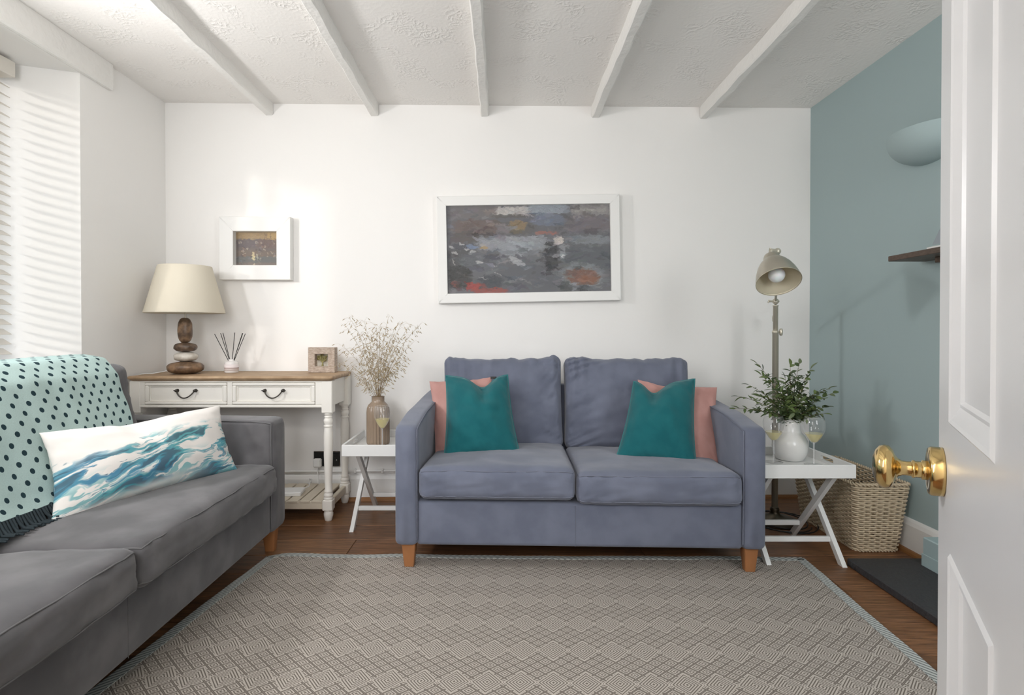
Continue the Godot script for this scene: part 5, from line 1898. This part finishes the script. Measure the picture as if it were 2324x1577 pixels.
# ---------------------------------------------------------------- reading lamp
func build_floor_lamp() -> void:
	var B := V(1.428, 0, -2.985)
	var o := thing("reading_lamp", "tall brushed metal reading lamp behind the greenery", "floor lamp", B)
	var m := MB.new()
	m.lathe([Vector2(0, 0), Vector2(0.115, 0), Vector2(0.118, 0.004), Vector2(0.116, 0.012), Vector2(0.09, 0.022), Vector2(0.05, 0.032), Vector2(0.028, 0.042), Vector2(0.020, 0.056), Vector2(0.024, 0.066), Vector2(0.019, 0.078), Vector2(0.0, 0.08)], 36)
	part("base", m, M.bronze, o, "heavy round dark base")
	m = MB.new()
	m.lathe([Vector2(0, 0.06), Vector2(0.0155, 0.06), Vector2(0.0155, 0.985), Vector2(0.017, 0.986), Vector2(0.017, 0.998), Vector2(0.013, 1.0), Vector2(0, 1.0)], 20)
	part("pole", m, M.nickel, o)
	m = MB.new()
	m.lathe([Vector2(0, 0.99), Vector2(0.0125, 0.99), Vector2(0.0125, 1.125), Vector2(0.0145, 1.126), Vector2(0.0145, 1.132), Vector2(0, 1.133)], 20)
	part("upper_pole", m, M.nickel, o)
	# clamp screw
	m = MB.new()
	m.tube([V(0.012, 0.992, 0), V(0.026, 0.992, 0.004)], 0.004, 8)
	m.xf = Transform3D(Basis(V(0, 1, 0), -0.3), V(0.026, 0.992, 0.006))
	m.lathe([Vector2(0, -0.019), Vector2(0.006, -0.018), Vector2(0.0085, -0.010), Vector2(0.009, 0.0), Vector2(0.0085, 0.010), Vector2(0.006, 0.018), Vector2(0, 0.019)], 12)
	part("clamp_knob", m, M.nickel, o)
	# pivot and arm
	var piv := V(0, 1.152, 0)
	m = MB.new()
	m.subcube(6, func(q): return piv + warp_u(q).normalized() * 0.016)
	m.tube([piv + V(-0.034, 0, 0), piv + V(0.018, 0, 0)], 0.005, 8)
	m.tube([piv + V(-0.040, -0.008, 0), piv + V(-0.032, 0.008, 0)], 0.004, 8)
	part("pivot", m, M.nickel, o)
	var joint := V(1.203, 1.345, -2.50) - B
	var dir := (joint - piv).normalized()
	m = MB.new()
	m.tube([piv - dir * 0.26, joint], 0.0062, 10)
	part("arm", m, M.nickel, o)
	m = MB.new()
	m.tube([piv - dir * 0.285, piv - dir * 0.28, piv - dir * 0.225, piv - dir * 0.22], [0.008, 0.0145, 0.0145, 0.008], 14)
	part("counterweight", m, M.nickel, o)
	# head: a bell that faces down and towards the doorway
	var ax := V(-0.06, -0.80, 0.58).normalized()
	var open := V(1.158, 1.203, -2.395) - B
	var bx := ax.cross(V(1, 0, 0)).normalized()
	var fr := Transform3D(Basis(bx.cross(ax), -ax, -bx), open)
	fr.basis = fr.basis.orthonormalized()
	var outer := [[0.0885, 0.0], [0.0885, 0.004], [0.0860, 0.020], [0.0800, 0.045], [0.0690, 0.075], [0.0560, 0.098], [0.0430, 0.114], [0.0360, 0.120], [0.0350, 0.124], [0.0345, 0.134], [0.0300, 0.146], [0.0180, 0.155], [0.0, 0.157]]
	m = MB.new()
	m.xf = fr
	var pr := []
	for p in outer: pr.append(Vector2(p[0], p[1]))
	m.lathe(pr, 56)
	var hd := part("lamp_shade", m, M.nickel_shade, o, "bell shaped brushed metal shade")
	m = MB.new()
	m.xf = fr
	pr = [Vector2(0.0895, -0.001), Vector2(0.0895, 0.002), Vector2(0.0872, 0.002)]
	for p in outer: pr.append(Vector2(maxf(p[0] - 0.0015, 0.0), p[1] + (0.002 if p[1] < 0.01 else -0.0015)))
	m.lathe(pr, 56)
	part("shade_lining", m, M.shade_in, hd, "cream lacquered inside")
	m = MB.new()
	m.xf = fr
	var bp := []
	for i in 13:
		var an := PI * i / 12.0
		bp.append(Vector2(0.0335 * sin(an), 0.040 - 0.0335 * cos(an)))
	m.lathe(bp, 28)
	part("bulb", m, M.bulb, hd, "frosted white globe bulb")
	m = MB.new()
	m.xf = fr
	m.lathe([Vector2(0.0, 0.07), Vector2(0.016, 0.07), Vector2(0.018, 0.12), Vector2(0, 0.12)], 16)
	part("bulb_holder", m, M.nickel, hd)
	var topp: Vector3 = fr * V(0, 0.155, 0)
	m = MB.new()
	m.tube([topp, topp + V(0.0, 0.018, 0.0), joint], [0.011, 0.010, 0.010], 10)
	m.subcube(6, func(q): return joint + warp_u(q).normalized() * 0.0145)
	m.tube([joint + V(-0.030, 0, 0), joint + V(0.014, 0, 0)], 0.0045, 8)
	m.tube([joint + V(-0.032, -0.015, 0), joint + V(-0.029, 0, 0), joint + V(-0.032, 0.015, 0)], [0.004, 0.003, 0.004], 8)
	part("head_joint", m, M.nickel, o)
	# black cable that coils on the floor behind the tray table
	m = MB.new()
	var pts := []
	for i in 60:
		var t := i / 59.0
		var an := t * TAU * 2.3 + 0.6
		var r := 0.145 + 0.03 * sin(t * 9.0)
		pts.append(V(cos(an) * r * 0.95 + 0.02, 0.008 + 0.010 * absf(sin(t * 7.0)), sin(an) * r + 0.03))
	m.tube(pts, 0.0035, 6)
	part("cord", m, M.cable, o, "black coiled cord")

func build_details() -> void:
	build_pictures()
	build_console_things()
	build_tray_things()
	build_floor_lamp()

func _ready() -> void:
	setup_view()
	setup_materials()
	build_room()
	build_sofas()
	build_console()
	build_tray_table("white tray table carrying the ribbed vase of dried grass", V(-0.585, 0, -3.065), 0.0, 0.45)
	build_tray_table("white tray table carrying the white vase of greenery", V(1.290, 0, -2.615), 0.0, 0.40, 0.0105)
	build_basket()
	build_rug()
	build_fittings()
	build_details()
